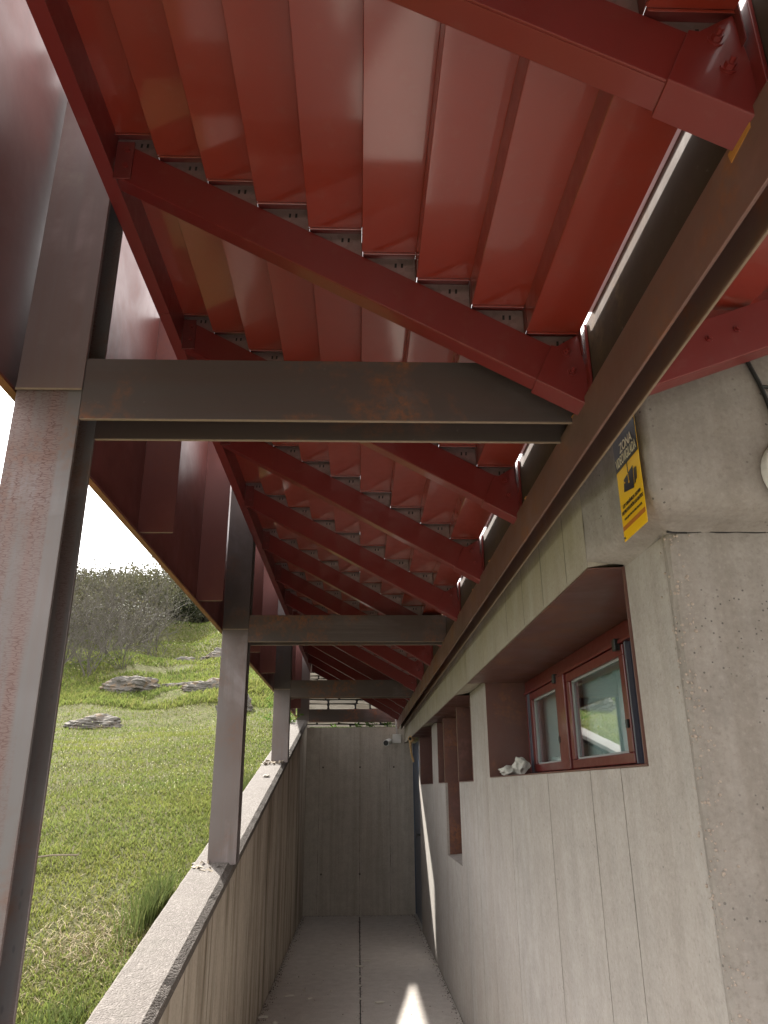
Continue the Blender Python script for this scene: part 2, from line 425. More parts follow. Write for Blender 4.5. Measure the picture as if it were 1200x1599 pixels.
def terrain():
    xs = np.concatenate([np.linspace(-160, -30, 27), np.linspace(-28, -8, 41), np.linspace(-7.8, -1.02, 110), [-.985], np.linspace(-.5, 12, 20), np.linspace(15, 120, 16)])
    ys = np.concatenate([np.linspace(-120, -8, 20), np.linspace(-7, 1.8, 40), np.linspace(2, 14, 150), [14.2], np.linspace(14.6, 45, 140), np.linspace(47, 260, 40)])
    X, Y = np.meshgrid(xs, ys, indexing='ij'); Z = gz(X, Y)
    inner = (X > -1.0) & (Y < 14.1)
    Z = np.where(inner, -.06, Z)
    Z = np.maximum(Z, -12)
    v = np.stack([X, Y, Z], -1).reshape(-1, 3); n = len(ys)
    f = []
    for i in range(len(xs) - 1):
        for j in range(len(ys) - 1):
            a = i * n + j; f.append((a, a + n, a + n + 1, a + 1))
    me = bpy.data.meshes.new('hillside'); me.from_pydata(v.tolist(), [], f); me.materials.append(M['soil'])
    me.polygons.foreach_set('use_smooth', [True] * len(f)); me.update()
    tag(link(bpy.data.objects.new('hillside', me)), kind='structure')
terrain()

# walkway floor: two cast strips with an open joint between them
fl = MB(); fl.box(-.738, .018, -5, 11.3, -.12, 0); fl.box(.026, .765, -5, 11.3, -.12, 0)
fo = fl.build('walkway_floor', M['floor'], bevel=.004); tag(fo, kind='structure')
fb = MB(); fb.box(.765, 6, -5, 1.765, -.12, -.002)
tag(fb.build('yard_floor', M['floor']), kind='structure')
jb = MB(); jb.box(.017, .027, -5, 11.3, -.1, -.012)
o = jb.build('floor_joint', M['dark'], fo)

# parapet wall
def ctop(y): return np.maximum(.165 + .2085 * y, .06)
par = thing('parapet_wall', 'low sloping concrete wall with brown runoff stains, left of the walkway, under the columns', 'wall', (-.85, 5, 0))
mb = MB()
ys = [-2.0]; jd = []
y = -1.6
for k, g in enumerate([.62, .55, .9, .48, .7, .74, .5, .85, .6, .66, .8, .55, .72, .6, .8, .62, .9, .58, .7, .64]):
    y += g
    if y < 11.2: jd += [y]
for j in jd: ys += [j - .005, j + .005]
ys += [11.3] + [1, 3, 5, 7, 9]
def pdepth(u, v): return .006 if any(abs(u - j) < .005 for j in jd) else 0.0
def PP(u, v, d): return (-.738 - d, u, v * (float(ctop(u)) - .028))
cellwall(mb, ys, [0, .25, .5, .75, 1], pdepth, PP)
mb.build('inner_face', M['parapet'], par)
mb = MB(); mb.prism([(-2, -.4), (11.3, -.4), (11.3, float(ctop(11.3)) - .06), (-.5, .0), (-2, .0)], -.95, -.75, 'yz')
mb.build('wall_core', M['parapet'], par)
# coping: chamfered inner edge, slightly ragged
mb = MB(); prof = [(-.962, -.07), (-.965, -.006), (-.955, 0), (-.765, 0), (-.736, -.028), (-.737, -.07)]
n = 260; yy = np.linspace(-.6, 11.3, n); ring = []
for i, yv in enumerate(yy):
    zt = float(ctop(yv)); r = []
    for k, (px, pz) in enumerate(prof):
        j = .0035 * noise.noise(Vector((k * 3.1, yv * 9, 0))) + .002 * noise.noise(Vector((k, yv * 40, 7)))
        r.append((px + (j if k in (1, 2, 3, 4) else 0), yv, zt + pz + (j * .7 if k in (2, 3, 4) else 0)))
    ring.append(r)
vs = [p for r in ring for p in r]; m_ = len(prof); fs = []
for i in range(n - 1):
    for k in range(m_ - 1): fs.append((i * m_ + k, i * m_ + k + 1, (i + 1) * m_ + k + 1, (i + 1) * m_ + k))
mb.add(vs, fs); mb.build('coping', M['coping'], par)

# end wall
ew = thing('end_wall', 'dark concrete wall closing the far end of the walkway, camera and box on it', 'wall', (0, 11.3, 0))
mb = MB(); xs = [-.95, .765, -.551, .022, -.30, .40]
jx = [-.551, .022, .44]
xs = [-.95, 1.1]
for j in jx: xs += [j - .004, j + .004]
zz = [0, .5, 1.0, 1.5, 2.0, 2.415]
cellwall(mb, xs, zz, lambda u, v: .005 if any(abs(u - j) < .004 for j in jx) else 0.0, lambda u, v, d: (u, 11.3 + d, v), back=.25)
mb.build('front_face', M['end'], ew)
mb = MB(); mb.box(-.94, 1.09, 11.31, 11.56, 0, 2.41); mb.build('wall_core', M['end'], ew)
for hx, hz in ((.022, 1.87), (.022, .50), (-.50, 1.87), (-.50, .5), (.50, 1.87)):
    mb = MB(); mb.tube((hx, 11.301, hz), (hx, 11.298, hz), .014, .010, 14); mb.build('tie_hole', M['bark'], ew)

# right wall, lower part
rw = thing('building_wall', 'pale board-marked concrete wall on the right with deep steel-lined window and niches', 'wall', (1, 6, 0))
OPEN = [(2.08, 4.63, 1.647, 2.206), (5.31, 7.62, 1.633, 2.206), (6.07, 7.05, 1.052, 1.634), (8.22, 9.83, 1.628, 2.206)]
JY = [2.31, 2.62, 3.22, 4.06, 4.757, 5.217, 5.81, 7.126, 7.9, 8.05, 9.0, 9.95]
ys = [1.80, 10.1] + [a for o_ in OPEN for a in o_[:2]]; zs = [0, .5, 1.05, 1.1, 2.206] + [a for o_ in OPEN for a in o_[2:]]
for j in JY: ys += [j - .0035, j + .0035]
def wdepth(u, v):
    for a, b, c, d in OPEN:
        if a < u < b and c < v < d: return None
    return .004 if any(abs(u - j) < .0035 for j in JY) else 0.0
mb = MB(); cellwall(mb, ys, zs, wdepth, lambda u, v, d: (.765 + d, u, v), back=.33)
mb.build('wall_face', M['wall'], rw)
# corner: end face toward the yard, chamfer, ledge
mb = MB()
n = 64
for i in range(n):
    z0 = 2.206 * i / n; z1 = 2.206 * (i + 1) / n
    def cp(z):
        w = .020 + .012 * noise.noise(Vector((2, 1, z * 6))) + .006 * noise.noise(Vector((2, 1, z * 22)))
        g = .006 * noise.noise(Vector((5, 1, z * 14)))
        return [(.765, 1.801, z), (.765, 1.765 + w * 1.1, z), (.765 + .35 * w + g, 1.765 + .35 * w + g, z), (.765 + w * 1.1, 1.765, z), (.85, 1.765, z)]
    A, B = cp(z0), cp(z1)
    for k in range(4): mb.quad(A[k], A[k + 1], B[k + 1], B[k])
mb.build('chamfered_corner', M['corner'], rw)
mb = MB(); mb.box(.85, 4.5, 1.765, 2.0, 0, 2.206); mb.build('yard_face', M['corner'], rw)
# exposed pebbles along the badly cast corner: nobody could count them
mb = MB(); ico = bmesh.new(); bmesh.ops.create_icosphere(ico, subdivisions=1, radius=1); iv = [v.co.copy() for v in ico.verts]; fi = [tuple(v.index for v in f.verts) for f in ico.faces]; ico.free()
for k in range(900):
    z = rng.uniform(.0, 2.2); s = rng.choice([.0018, .0025, .0035, .0045]) * rng.uniform(.7, 1.2)
    a = rng.gauss(0, .022); 
    if a < 0: c = Vector((.765 + rng.uniform(-.001, .003) + (.010 if a > -.015 else 0), 1.768 - a, z))
    else: c = Vector((.768 + a, 1.765 + rng.uniform(-.001, .003) + (.010 if a < .015 else 0), z))
    mb.add([c + Vector((v.x * s, v.y * s * rng.uniform(.8, 1.2), v.z * s)) for v in iv], fi)
o = mb.build('exposed_pebbles', M['pebble'], rw, smooth=True, kind='stuff')

# upper band over the openings
bd = thing('concrete_band', 'yellow-stained concrete band under the long beam, overhanging the openings', 'wall', (.7, 6, 2.2))
JB = [1.95, 2.3, 2.62, 2.95, 3.3, 3.62, 3.98, 4.3, 4.66, 5.0, 5.4, 5.8, 6.3, 6.8, 7.3, 7.8, 8.3, 8.9, 9.5, 10.1, 10.7]
JB = [j for j in JB if j > 2.1]
ys = [2.078, 11.3]
for j in JB: ys += [j - .0025, j + .0025]
mb = MB(); cellwall(mb, ys, [2.190, 2.35, 2.52], lambda u, v: .003 if any(abs(u - j) < .0025 for j in JB) else 0.0, lambda u, v, d: (.655 + d, u, v))
mb.build('band_face', M['band'], bd)
mb = MB(); mb.prism([(.658, 2.190), (.655, 2.190), (.655, 2.1905), (.67, 2.30), (.67, 2.52), (1.09, 2.52), (1.09, 2.216), (.80, 2.216)], 2.078, 11.3)
mb.build('band_core', M['band'], bd)
# near corner block: rounded arris, the overhang fades into the lower wall on both faces
def section(f):
    """outline from the window side round the corner to the yard face; f = (x, y, z) offsets of this height"""
    x0, y0, z = f; r = .020
    pts = [(x0, 2.078, z), (x0, 1.95, z), (x0, 1.80, z), (x0, y0 + .06, z)]
    for k in range(7):
        a = math.pi + math.pi / 2 * k / 6
        pts.append((x0 + r + r * math.cos(a), y0 + r + r * math.sin(a), z))
    pts += [(x, y0, z) for x in (.9, 1.1, 1.4, 2.0, 3.0, 4.5)]
    return pts
lv = [(.766, 1.764, 2.190), (.760, 1.752, 2.198), (.742, 1.724, 2.207), (.715, 1.682, 2.220), (.698, 1.655, 2.240), (.691, 1.645, 2.27), (.690, 1.642, 2.32), (.690, 1.64, 2.40), (.690, 1.64, 2.52), (.690, 1.64, 2.64)]
rings = []
for q in lv:
    rr = []
    for (x, y, z) in section(q):
        j = noise.noise(Vector((x * 11, y * 11, z * 14))) * .0035
        fade = min(1, max(0, (y - 1.9) / .17)) if x < .80 else 0      # toward the opening it sharpens into the band's edge
        xx = x
        if fade > 0: xx = x * (1 - fade) + (.655 if z > 2.198 else x) * fade
        rr.append((xx + (j if x < .8 else 0), y + (j if x >= .7 else 0), z + j * .6))
    rings.append(rr)
for A, B in zip(rings[:-1], rings[1:]):
    for k in range(len(A) - 1): mb_ = None
mb = MB(); n_ = len(rings[0]); mb.add([p for r in rings for p in r], [(i * n_ + k, i * n_ + k + 1, (i + 1) * n_ + k + 1, (i + 1) * n_ + k) for i in range(len(rings) - 1) for k in range(n_ - 1)])
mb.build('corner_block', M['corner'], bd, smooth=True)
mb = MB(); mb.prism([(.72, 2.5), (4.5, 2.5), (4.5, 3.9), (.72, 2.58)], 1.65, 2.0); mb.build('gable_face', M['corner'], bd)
# casting crack under the ledge: dark irregular seam
mb = MB(); pts = []
for k in range(90):
    x = .765 + k * .025; pts.append((x, 1.7635, 2.192 + .006 * noise.noise(Vector((x * 9, 0, 3))) + .004 * noise.noise(Vector((x * 40, 0, 3)))))
for a, b in zip(pts[:-1], pts[1:]):
    w = .0022 + .0022 * noise.noise(Vector((a[0] * 20, 5, 1)))
    if w > .0010: mb.tube(a, b, w, w, 5)
mb.build('casting_seam', M['dark'], bd)

def seam(name, P, z0, z1, parent, wmax, seed, mat='seam'):
    if z1 - z0 < .08: return
    mb = MB(); n = int((z1 - z0) / .018); prev = None
    for i in range(n + 1):
        z = z0 + (z1 - z0) * i / n
        w = wmax * max(.10, .35 + .9 * noise.noise(Vector((seed * 3.7, z * 5, 1))) + .5 * noise.noise(Vector((seed, z * 31, 4))))
        c = .0016 * noise.noise(Vector((seed, z * 9, 9)))
        q = (P(c - w, z), P(c + w, z))
        if prev: mb.quad(prev[0], prev[1], q[1], q[0])
        prev = q
    if mb.v: mb.build(name, M[mat], parent)
for k, j in enumerate(JY):
    for a_, b_ in (((0.01, 1.62),) if 2.05 < j < 4.66 or 5.28 < j < 9.84 else ((0.01, 2.18),)):
        if 6.0 < j < 7.1: b_ = 1.03
        seam('board_seam', lambda c, z: (.7642, j + c, z), a_, b_, rw, .0024, k, 'seam_pale')
for k, j in enumerate(JB): seam('board_seam', lambda c, z: (.6542, j + c, z), 2.2, 2.50, bd, .0030, k + 40)
for k, j in enumerate(jx): seam('board_seam', lambda c, z: (j + c, 11.2992, z), .02, 2.40, ew, .0032, k + 80)
for k, j in enumerate(jd): seam('board_seam', lambda c, z: (-.7372, j + c, z), .01, float(ctop(j)) - .05, par, .0050, k + 120)
mb = MB()
for k in range(1500):
    e = rng.random(); y = rng.uniform(5.8, 11.25)
    x = (-.735 + abs(rng.gauss(0, .03))) if e < .4 else ((.762 - abs(rng.gauss(0, .025))) if e < .7 else (.022 + rng.gauss(0, .008) if e < .88 else rng.uniform(-.7, .73)))
    if e > .94: x, y = rng.uniform(-.7, .73), 11.29 - abs(rng.gauss(0, .05))
    s_ = rng.uniform(.0015, .0048); c = Vector((x, y, s_ * .6))
    mb.add([c + Vector((v.x * s_, v.y * s_, v.z * s_ * .7)) for v in iv], fi)
tag(mb.build('grit', M['seam'], None, smooth=True), 'grey grit and crumbs gathered along the foot of the walls', 'grit', kind='stuff')

# =================================================================== STEEL FRAME
CY = [1.76, 4.92, 8.12, 11.27]
def hcol(i, y):
    zb = [float(ctop(y)), 1.185, 1.855, 2.43][i] if i else float(ctop(y))
    zb = float(ctop(y)) - .012
    lab = ['rust-mottled grey steel column filling the left edge, nearest the camera',
           'second steel column, reddish base on the sloping wall beside the grass tuft',
           'third steel column, thin, in front of the rocks near the end wall',
           'farthest pale steel column at the corner of the end wall'][i]
    t = thing('steel_column', lab, 'column', (-.804, y + .065, zb), 'steel columns standing on the sloping wall')
    mat = M['steel_col'] if i == 0 else M['steel_col_far']
    zt = 3.76
    mb = MB(); mb.box(-.888, -.72, y, y + .011, zb, zt); mb.build('flange', mat, t, .0015)
    mb = MB(); mb.box(-.888, -.72, y + .119, y + .13, zb, zt); mb.build('flange', mat, t, .0015)
    mb = MB(); mb.box(-.808, -.800, y + .011, y + .119, zb, zt); mb.build('web', M['steel'], t)
    if i < 3:
        mb = MB(); mb.box(-.975, -.735, y - .004, y + .14, zb - .004, zb + .010); mb.build('base_plate', M['steel_col_far'], t, .002)
    if i < 3:
        mb = MB(); mb.box(-.8885, -.7195, y - .006, y - .0005, 2.575, zt); mb.build('upper_plate', M['steel'] if i else M['upper'], t, .001)  # beyond the first column, darker steel holds the upper flange's dark reflection
        mb = MB(); mb.box(-.889, -.7195, y - .0075, y - .0055, 2.571, 2.5765); mb.build('weld_seam', M['steel_edge'], t)
for i, y in enumerate(CY): hcol(i, y)

def beam(i, y):
    lab = ['dark brown steel cross beam spanning the photo, nearest the camera', 'second brown cross beam, above the middle of the walkway',
           'third grey-brown cross beam, in front of the stone wall', 'farthest cross beam, just above the end wall, stones above it'][i]
    t = thing('cross_beam', lab, 'beam', (0, y + .065, 2.49), 'steel cross beams from column to wall')
    x0, x1 = -.7195, .572
    z0, z1 = 2.493, 2.668
    mb = MB(); mb.box(x0, x1, y, y + .010, z0, z1); mb.build('flange', M['steel_beam'], t, .001)
    mb = MB(); mb.box(x0, x1, y + .120, y + .13, z0, z1); mb.build('flange', M['steel_beam'], t, .001)
    mb = MB(); mb.box(x0 + .001, x1 - .03, y + .010, y + .120, 2.577, 2.585); mb.build('web', M['steel_beam'], t)
    for yo in (0, .120):
        mb = MB(); mb.box(x0 + .002, x1 - .004, y + yo + .0005, y + yo + .0095, z0 - .0015, z0 + .0005); mb.build('flange_edge', M['steel_edge'], t)
for i, y in enumerate(CY): beam(i, y)

lb = thing('long_beam', 'long brown steel channel running down the right side on the wall top', 'beam', (.585, 6, 2.38))
mb = MB()
mb.box(.555, .5615, -1.6, 11.25, 2.378, 2.506); mb.build('outer_flange', M['steel_long'], lb, .0012)
mb = MB(); mb.box(.6035, .6095, -1.6, 11.25, 2.3755, 2.506); mb.build('inner_flange', M['steel_long'], lb, .0012)
mb = MB(); mb.box(.5617, .6033, -1.6, 11.249, 2.436, 2.443); mb.build('web', M['steel_beam'], lb)
mb = MB(); mb.box(.6040, .6090, -1.6, 11.24, 2.3735, 2.3757); mb.build('toe_edge', M['steel_edge'], lb)
mb = MB(); mb.prism([(.862, 2.494), (.872, 2.494), (.868, 2.474), (.808, 2.480), (.806, 2.490)][::-1], .5535, .5546, 'yz'); mb.build('primer_mark', M['tape'], lb)
for k, yv in enumerate([1.76, 2.35, 3.1, 3.6, 4.1, 5.0, 5.6, 6.9, 8.2]):
    mb = MB(); c = Vector((.557, yv, 2.507)); s = .007
    mb.add([c + Vector((v.x * s * .6, v.y * s * 2.6 * rng.uniform(.8, 1.3), v.z * s * .5)) for v in iv], fi)
    mb.build('rust_spot', M['tape'], lb, smooth=True)
vp = thing('valley_plate', 'dark stained upright steel plate standing on the long beam', 'steel plate', (.58, 6, 2.51))
mb = MB(); mb.box(.575, .583, -1.6, 11.24, 2.5065, 2.7035); mb.build('plate', M['steel_plate'], vp)
for k in range(13):
    ya_, yb_ = .80 + .852 * (k - 2) + .10, .80 + .852 * (k - 1) - .07 - (.05 if k % 3 == 1 else 0)
    mb = MB(); mb.prism([(.5650, 2.7060), (.5650, 2.7095), (.610, 2.7105), (.610, 2.7080), (.5665, 2.7075), (.5665, 2.7060)], ya_, yb_); mb.build('edge_trim', M['trim'], vp)
mb = MB(); mb.box(.575, .60, -1.6, 11.24, 2.7038, 2.7052); mb.build('top_flange', M['steel_plate'], vp)

# rafters ------------------------------------------------------------
SL = .558
def rb(x): return 2.803 - SL * x
def rt(x): return 2.925 - SL * x
RY = [.80 + .852 * k for k in range(-2, 13)]
def rafter_geo(y, t):
    x0, x1 = -.672, .52
    mb = MB()
    # folded channel: web to the camera, flanges to the rear
    mb.prism([(x0, rb(x0)), (x1, rb(x1)), (x1, rt(x1)), (x0, rt(x0))], y, y + .005)
    mb.prism([(x0, rb(x0)), (x1, rb(x1)), (x1, rb(x1) + .005), (x0, rb(x0) + .005)], y + .0052, y + .055)
    mb.prism([(x0, rt(x0) - .005), (x1, rt(x1) - .005), (x1, rt(x1)), (x0, rt(x0))], y + .0052, y + .055)
    mb.build('channel', M['red_rafter'], t, .0015)
    # wrapped shoe with bolts at the low end
    mb = MB(); a, b = .440, .562
    mb.prism([(a, rb(a) - .005), (b, rb(b) - .005), (b + .010, rb(b) + .05), (.556, 2.685), (.500, rt(a) - .04 + .01), (a + .045, rt(a + .045) - .002)], y - .006, y - .001)
    mb.prism([(a, rb(a) - .006), (b, rb(b) - .006), (b, rb(b) - .001), (a, rb(a) - .001)], y - .0055, y + .060)
    sh = mb.build('shoe', M['red_rafter'], t, .0012)
    mb = MB(); mb.box(.566, .5735, y - .03, y + .08, 2.512, 2.70); mb.build('end_plate', M['red_rafter'], t, .0015)
    for bx, bz in ((.522, 2.632), (.532, 2.577)):
        mb = MB(); mb.tube((bx, y - .006, bz), (bx, y - .0085, bz), .0125, n=20); mb.tube((bx, y - .0085, bz), (bx, y - .0165, bz), .0085, n=6); mb.tube((bx, y - .0165, bz), (bx, y - .026, bz), .0045, n=10)
        mb.build('bolt', M['red_rafter'], sh)
    mb = MB(); mb.box(-.676, -.628, y - .006, y - .001, rb(-.65) - .002, rt(-.65) + .004); hp = mb.build('hanger_plate', M['red_dark'], t, .001)
    for bz in (.04, .095):
        mb = MB(); mb.tube((-.645, y - .006, rb(-.65) + bz), (-.645, y - .013, rb(-.65) + bz), .008, n=6); mb.build('bolt', M['red_rafter'], hp)
ORD = {-2: None}
LABS = ['red rafter overhead behind the viewpoint, near the first bay of the roof', 'red rafter directly overhead, just outside the top of the photo',
        'nearest visible red rafter, crossing the top right corner with two big bolts', 'long red rafter passing in front of the right end of the nearest cross beam',
        'third red rafter, seen directly behind the nearest cross beam', 'fourth red rafter, upper of the pair between the two near cross beams',
        'fifth red rafter, ending low on the long beam in the middle bay', 'sixth red rafter, just in front of the second cross beam',
        'seventh red rafter, the first one behind the second cross beam', 'eighth red rafter, second behind the second cross beam', 'ninth red rafter, just in front of the third cross beam',
        'tenth red rafter, the first one beyond the third cross beam', 'eleventh red rafter, in the shadowed last bay', 'twelfth red rafter, next to last before the end wall', 'last red rafter, above the end wall with stones showing under it']
r0 = thing('rafter', LABS[0], 'rafter', (0, RY[0], 2.8), 'red rafters under the stepped roof')
rafter_geo(RY[0], r0)
for k in range(1, len(RY)):
    c = copy_tree(r0); c.location = (0, RY[k], 2.8); c['label'] = LABS[k]

# edge beam ----------------------------------------------------------
eb = thing('edge_beam', 'red folded edge beam along the high left side of the roof', 'beam', (-.70, 5, 3.19))
for k in range(7):
    a = -1.6 + 1.955 * k; b = min(a + 1.953, 11.3)
    mb = MB(); mb.prism([(-.719, 3.188), (-.678, 3.188), (-.678, 3.196), (-.681, 3.199), (-.681, 3.37), (-.684, 3.37), (-.684, 3.20), (-.719, 3.192)], a, b)
    mb.build('channel_length', M['red_dark'] if False else M['red_rafter'], eb, .001)
mb = MB(); mb.box(-.719, -.712, -1.6, 11.3, 3.1935, 3.40); mb.build('back_plate', M['red_dark'], eb)

# stepped deck -------------------------------------------------------
dk = thing('roof_deck', 'glossy red stepped metal deck of the roof above the rafters', 'roof', (0, 5, 3.0))
XK = [-.700, -.561, -.421, -.281, -.139, .004, .146, .287, .424, .5590]
tray_me = {}
for b in range(len(RY) - 1):
    y0 = RY[b] + .050; y1 = RY[b + 1] - .012
    for k in range(9):
        xa, xb = XK[k], XK[k + 1]
        z = rt(xa) + .001; zn = rt(xb) + .001
        key = k
        if key not in tray_me:
            L = y1 - y0
            mb = MB()
            # tray bottom with a slight crown, small turned end lips and a riser down to the next tray
            e = .0012
            pr = [(xa, z), (xa, z + .004), (xb + .002, z + .004), (xb + .002, zn + .0045), (xb, zn + .0045), (xb, z), ]
            if k == 8: pr = [(xa, z), (xa, z + .004), (xb, z + .004), (xb, z)]
            mb.prism(pr, 0, L)
            mb.box(xa + .002, xb - .001, -.0015, .0, z - .005, z - .0002)
            mb.box(xa + .002, xb - .001, L + .0002, L + .0018, z - .006, z - .0002)
            tray_me[key] = mb.build('roof_tray', M['red'], None, .0008, seg=1)
            o = tray_me[key]; o.parent = dk; o.location = (0, y0 - 5, -3.0)
        else:
            o = tray_me[key].copy(); COL.objects.link(o); o.parent = dk; o.location = (0, y0 - 5, -3.0)
        o.rotation_euler = (rng.uniform(-.0010, .0010), rng.uniform(-.004, .004) * 0, 0)
# triangular closures on the rafters
cl_me = {}
for b in range(len(RY)):
    for k in range(9):
        xa, xb = XK[k], XK[k + 1]; z = rt(xa) + .001
        if k not in cl_me:
            mb = MB(); mb.prism([(xa + .003, z - .001), (xb - .0015, rt(xb) + .002), (xb - .0015, z - .001)], .010, .013)
            mb.box(xa + .002, xb - .001, -.020, .060, z + .0045, z + .0065, mi=2); mb.box(xb - .0008, xb + .0012, -.020, .060, rt(xb) + .006, z + .0065, mi=2)
            for sx in (.26, .38):
                cx = xb - sx * .14 + .004 * 0; cz = z - .022
                mb.prism([(cx - .0028, cz - .007), (cx + .0028, cz - .007), (cx + .0036, cz + .006), (cx - .002, cz + .006)], .0092, .0099, mi=1)
            o = mb.build('closure_plate', [M['galv'], M['dark'], M['red_dark']], None); cl_me[k] = o
        else:
            o = cl_me[k].copy(); COL.objects.link(o)
        o.parent = dk; o.location = (0, RY[b] - 5, -3.0)

# right-hand roof, rising away over the building ---------------------
def r2b(x): return 2.445 + .374 * (x - .672)
r2 = []
for i, (yv, lab) in enumerate([(1.47, 'red rafter of the right-hand roof, resting above the concrete corner'), (.62, 'red rafter of the right-hand roof, outside the photo beside the viewpoint')]):
    if i == 0:
        t = thing('valley_rafter', lab, 'rafter', (1.5, yv, 2.8), 'rafters of the right-hand roof')
        x0, x1 = .630, 3.2; y = yv
        mb = MB(); mb.prism([(x0, r2b(x0)), (x1, r2b(x1)), (x1, r2b(x1) + .122), (x0, r2b(x0) + .122)], y, y + .005)
        mb.prism([(x0, r2b(x0)), (x1, r2b(x1)), (x1, r2b(x1) + .005), (x0, r2b(x0) + .005)], y + .0052, y + .055)
        mb.build('channel', M['red_rafter'], t, .0015)
        for bx in (.80, .87):
            mb = MB(); bz = r2b(bx) + .07; mb.tube((bx, y, bz), (bx, y - .003, bz), .0095, n=16); mb.tube((bx, y - .003, bz), (bx, y - .008, bz), .006, n=6); mb.build('bolt', M['red_rafter'], t)
        r2.append(t)
    else:
        t = copy_tree(r2[0]); t.location = (1.5, yv, 2.8); t['label'] = lab
d2 = thing('valley_deck', 'red stepped deck of the right-hand roof rising to the right', 'roof', (1.5, 0, 2.8))
xr = [.63 + .145 * k for k in range(17)]
for (y0, y1) in ((-1.6, .60), (.68, 1.45), (1.53, 1.75)):
    for k in range(16):
        xa, xb = xr[k], xr[k + 1]; z = r2b(xb) + .124; zl = r2b(xa) + .124
        mb = MB(); mb.prism([(xa, zl), (xa, z + .004), (xb, z + .004), (xb, z), (xa + .002, z), (xa + .002, zl)], y0, y1)
        mb.build('roof_tray', M['red'], d2)

for yv in (1.50, .65):
    for k in range(16):
        xa, xb = xr[k], xr[k + 1]; z = r2b(xb) + .124; zl = r2b(xa) + .124
        mb = MB(); mb.prism([(xa + .002, zl - .004), (xb - .001, z - .001 - .0), (xa + .002, z - .001)], yv, yv + .003); mb.build('closure_plate', M['red'], d2)
        mb = MB(); mb.box(xa + .002, xb, yv - .06, yv + .04, z + .0045, z + .006); mb.build('cover_strip', M['red'], d2)

# fascia -------------------------------------------------------------
fa = thing('steel_fascia', 'tall glossy purplish steel fascia hanging outside the columns on the left', 'fascia', (-.92, 5, 2.6))
seams = [-1.6, .35, 1.93, 3.02, 4.22, 5.45, 6.7, 7.9, 9.1, 10.3, 11.45]
for a, b in zip(seams[:-1], seams[1:]):
    mb = MB(); mb.prism([(-.925, 2.578), (-.898, 2.582), (-.898, 2.586), (-.921, 2.583), (-.921, 3.7745), (-.925, 3.7745)], a + .001, b - .001)
    # gentle oil-canning comes from the material bump; each sheet is its own length
    fs_ = mb.build('fascia_sheet', M['fascia'], fa, .0008, seg=1)
    mb = MB(); mb.box(-.924, -.899, a + .002, b - .002, 2.5755, 2.5778); mb.build('bottom_lip', M['fascia_lip'], fs_)
for yv in (3.00, 4.22, 5.95, 7.1, 9.3, 10.4):
    mb = MB(); mb.box(-.9205, -.772, yv, yv + .006, 2.600, 3.64); st_ = mb.build('stiffener', M['fascia'], fa, .001)
    mb = MB(); mb.box(-.9200, -.773, yv + .0005, yv + .0055, 2.5975, 2.5998); mb.build('stiffener_edge', M['steel_edge'], st_)

# =================================================================== WINDOW
wn = thing('window', 'red framed window with two panes set deep in a brown steel reveal', 'window', (.9, 3.35, 1.65))
y0, y1, z0, z1 = 2.08, 4.63, 1.647, 2.206
mb = MB(); mb.box(.762, 1.10, y0 + .0005, y1 - .0005, z0 + .0005, z0 + .006); mb.build('sill_sheet', M['lining'], wn, .001)
mb = MB(); mb.box(.762, 1.10, y1 - .006, y1 - .001, z0 + .006, z1 - .012); mb.build('jamb_sheet', M['lining'], wn)
mb = MB(); mb.box(.758, 1.10, y0 + .0005, y0 + .008, z0 + .006, z1 - .012); mb.build('jamb_sheet', M['lining'], wn)
mb = MB(); mb.prism([(.6565, 2.1885), (.765, 2.192), (1.10, 2.192), (1.10, 2.187), (.765, 2.187), (.6565, 2.184)], y0 + .0, y1 - .0005); mb.build('soffit_sheet', M['lining'], wn)
XF = 1.0
def fr(name, ya, yb, za, zb, xo=0.0, dp=.045, mat=None, par=None, bev=.003):
    mb = MB(); mb.box(XF + xo, XF + xo + dp, ya, yb, za, zb); return mb.build(name, mat or M['red_frame'], par or wn, bev)
fr('head_rail', 2.09, 4.62, 2.125, 2.186, 0)
fr('head_trim', 2.09, 4.62, 2.110, 2.124, -.012, .05)
fr('sill_rail', 2.09, 4.62, 1.654, 1.672, 0)
fr('mullion', 3.685, 3.825, 1.673, 2.109, -.014, .06)
fr('frame_stile', 4.585, 4.62, 1.673, 2.109, .0)
fr('frame_stile', 2.09, 2.62, 1.673, 2.109, .02)
for ya, yb in ((4.50, 4.515), (4.545, 4.558), (2.80, 2.815), (2.70, 2.715)):
    fr('shutter_guide', ya, yb, 1.673, 2.109, -.006, .05, M['guide'], bev=.001)
for ya, yb in ((4.50, 4.585), (2.62, 2.83)):
    fr('shutter_channel', ya, yb, 1.673, 2.109, .012, .03, M['navy'])
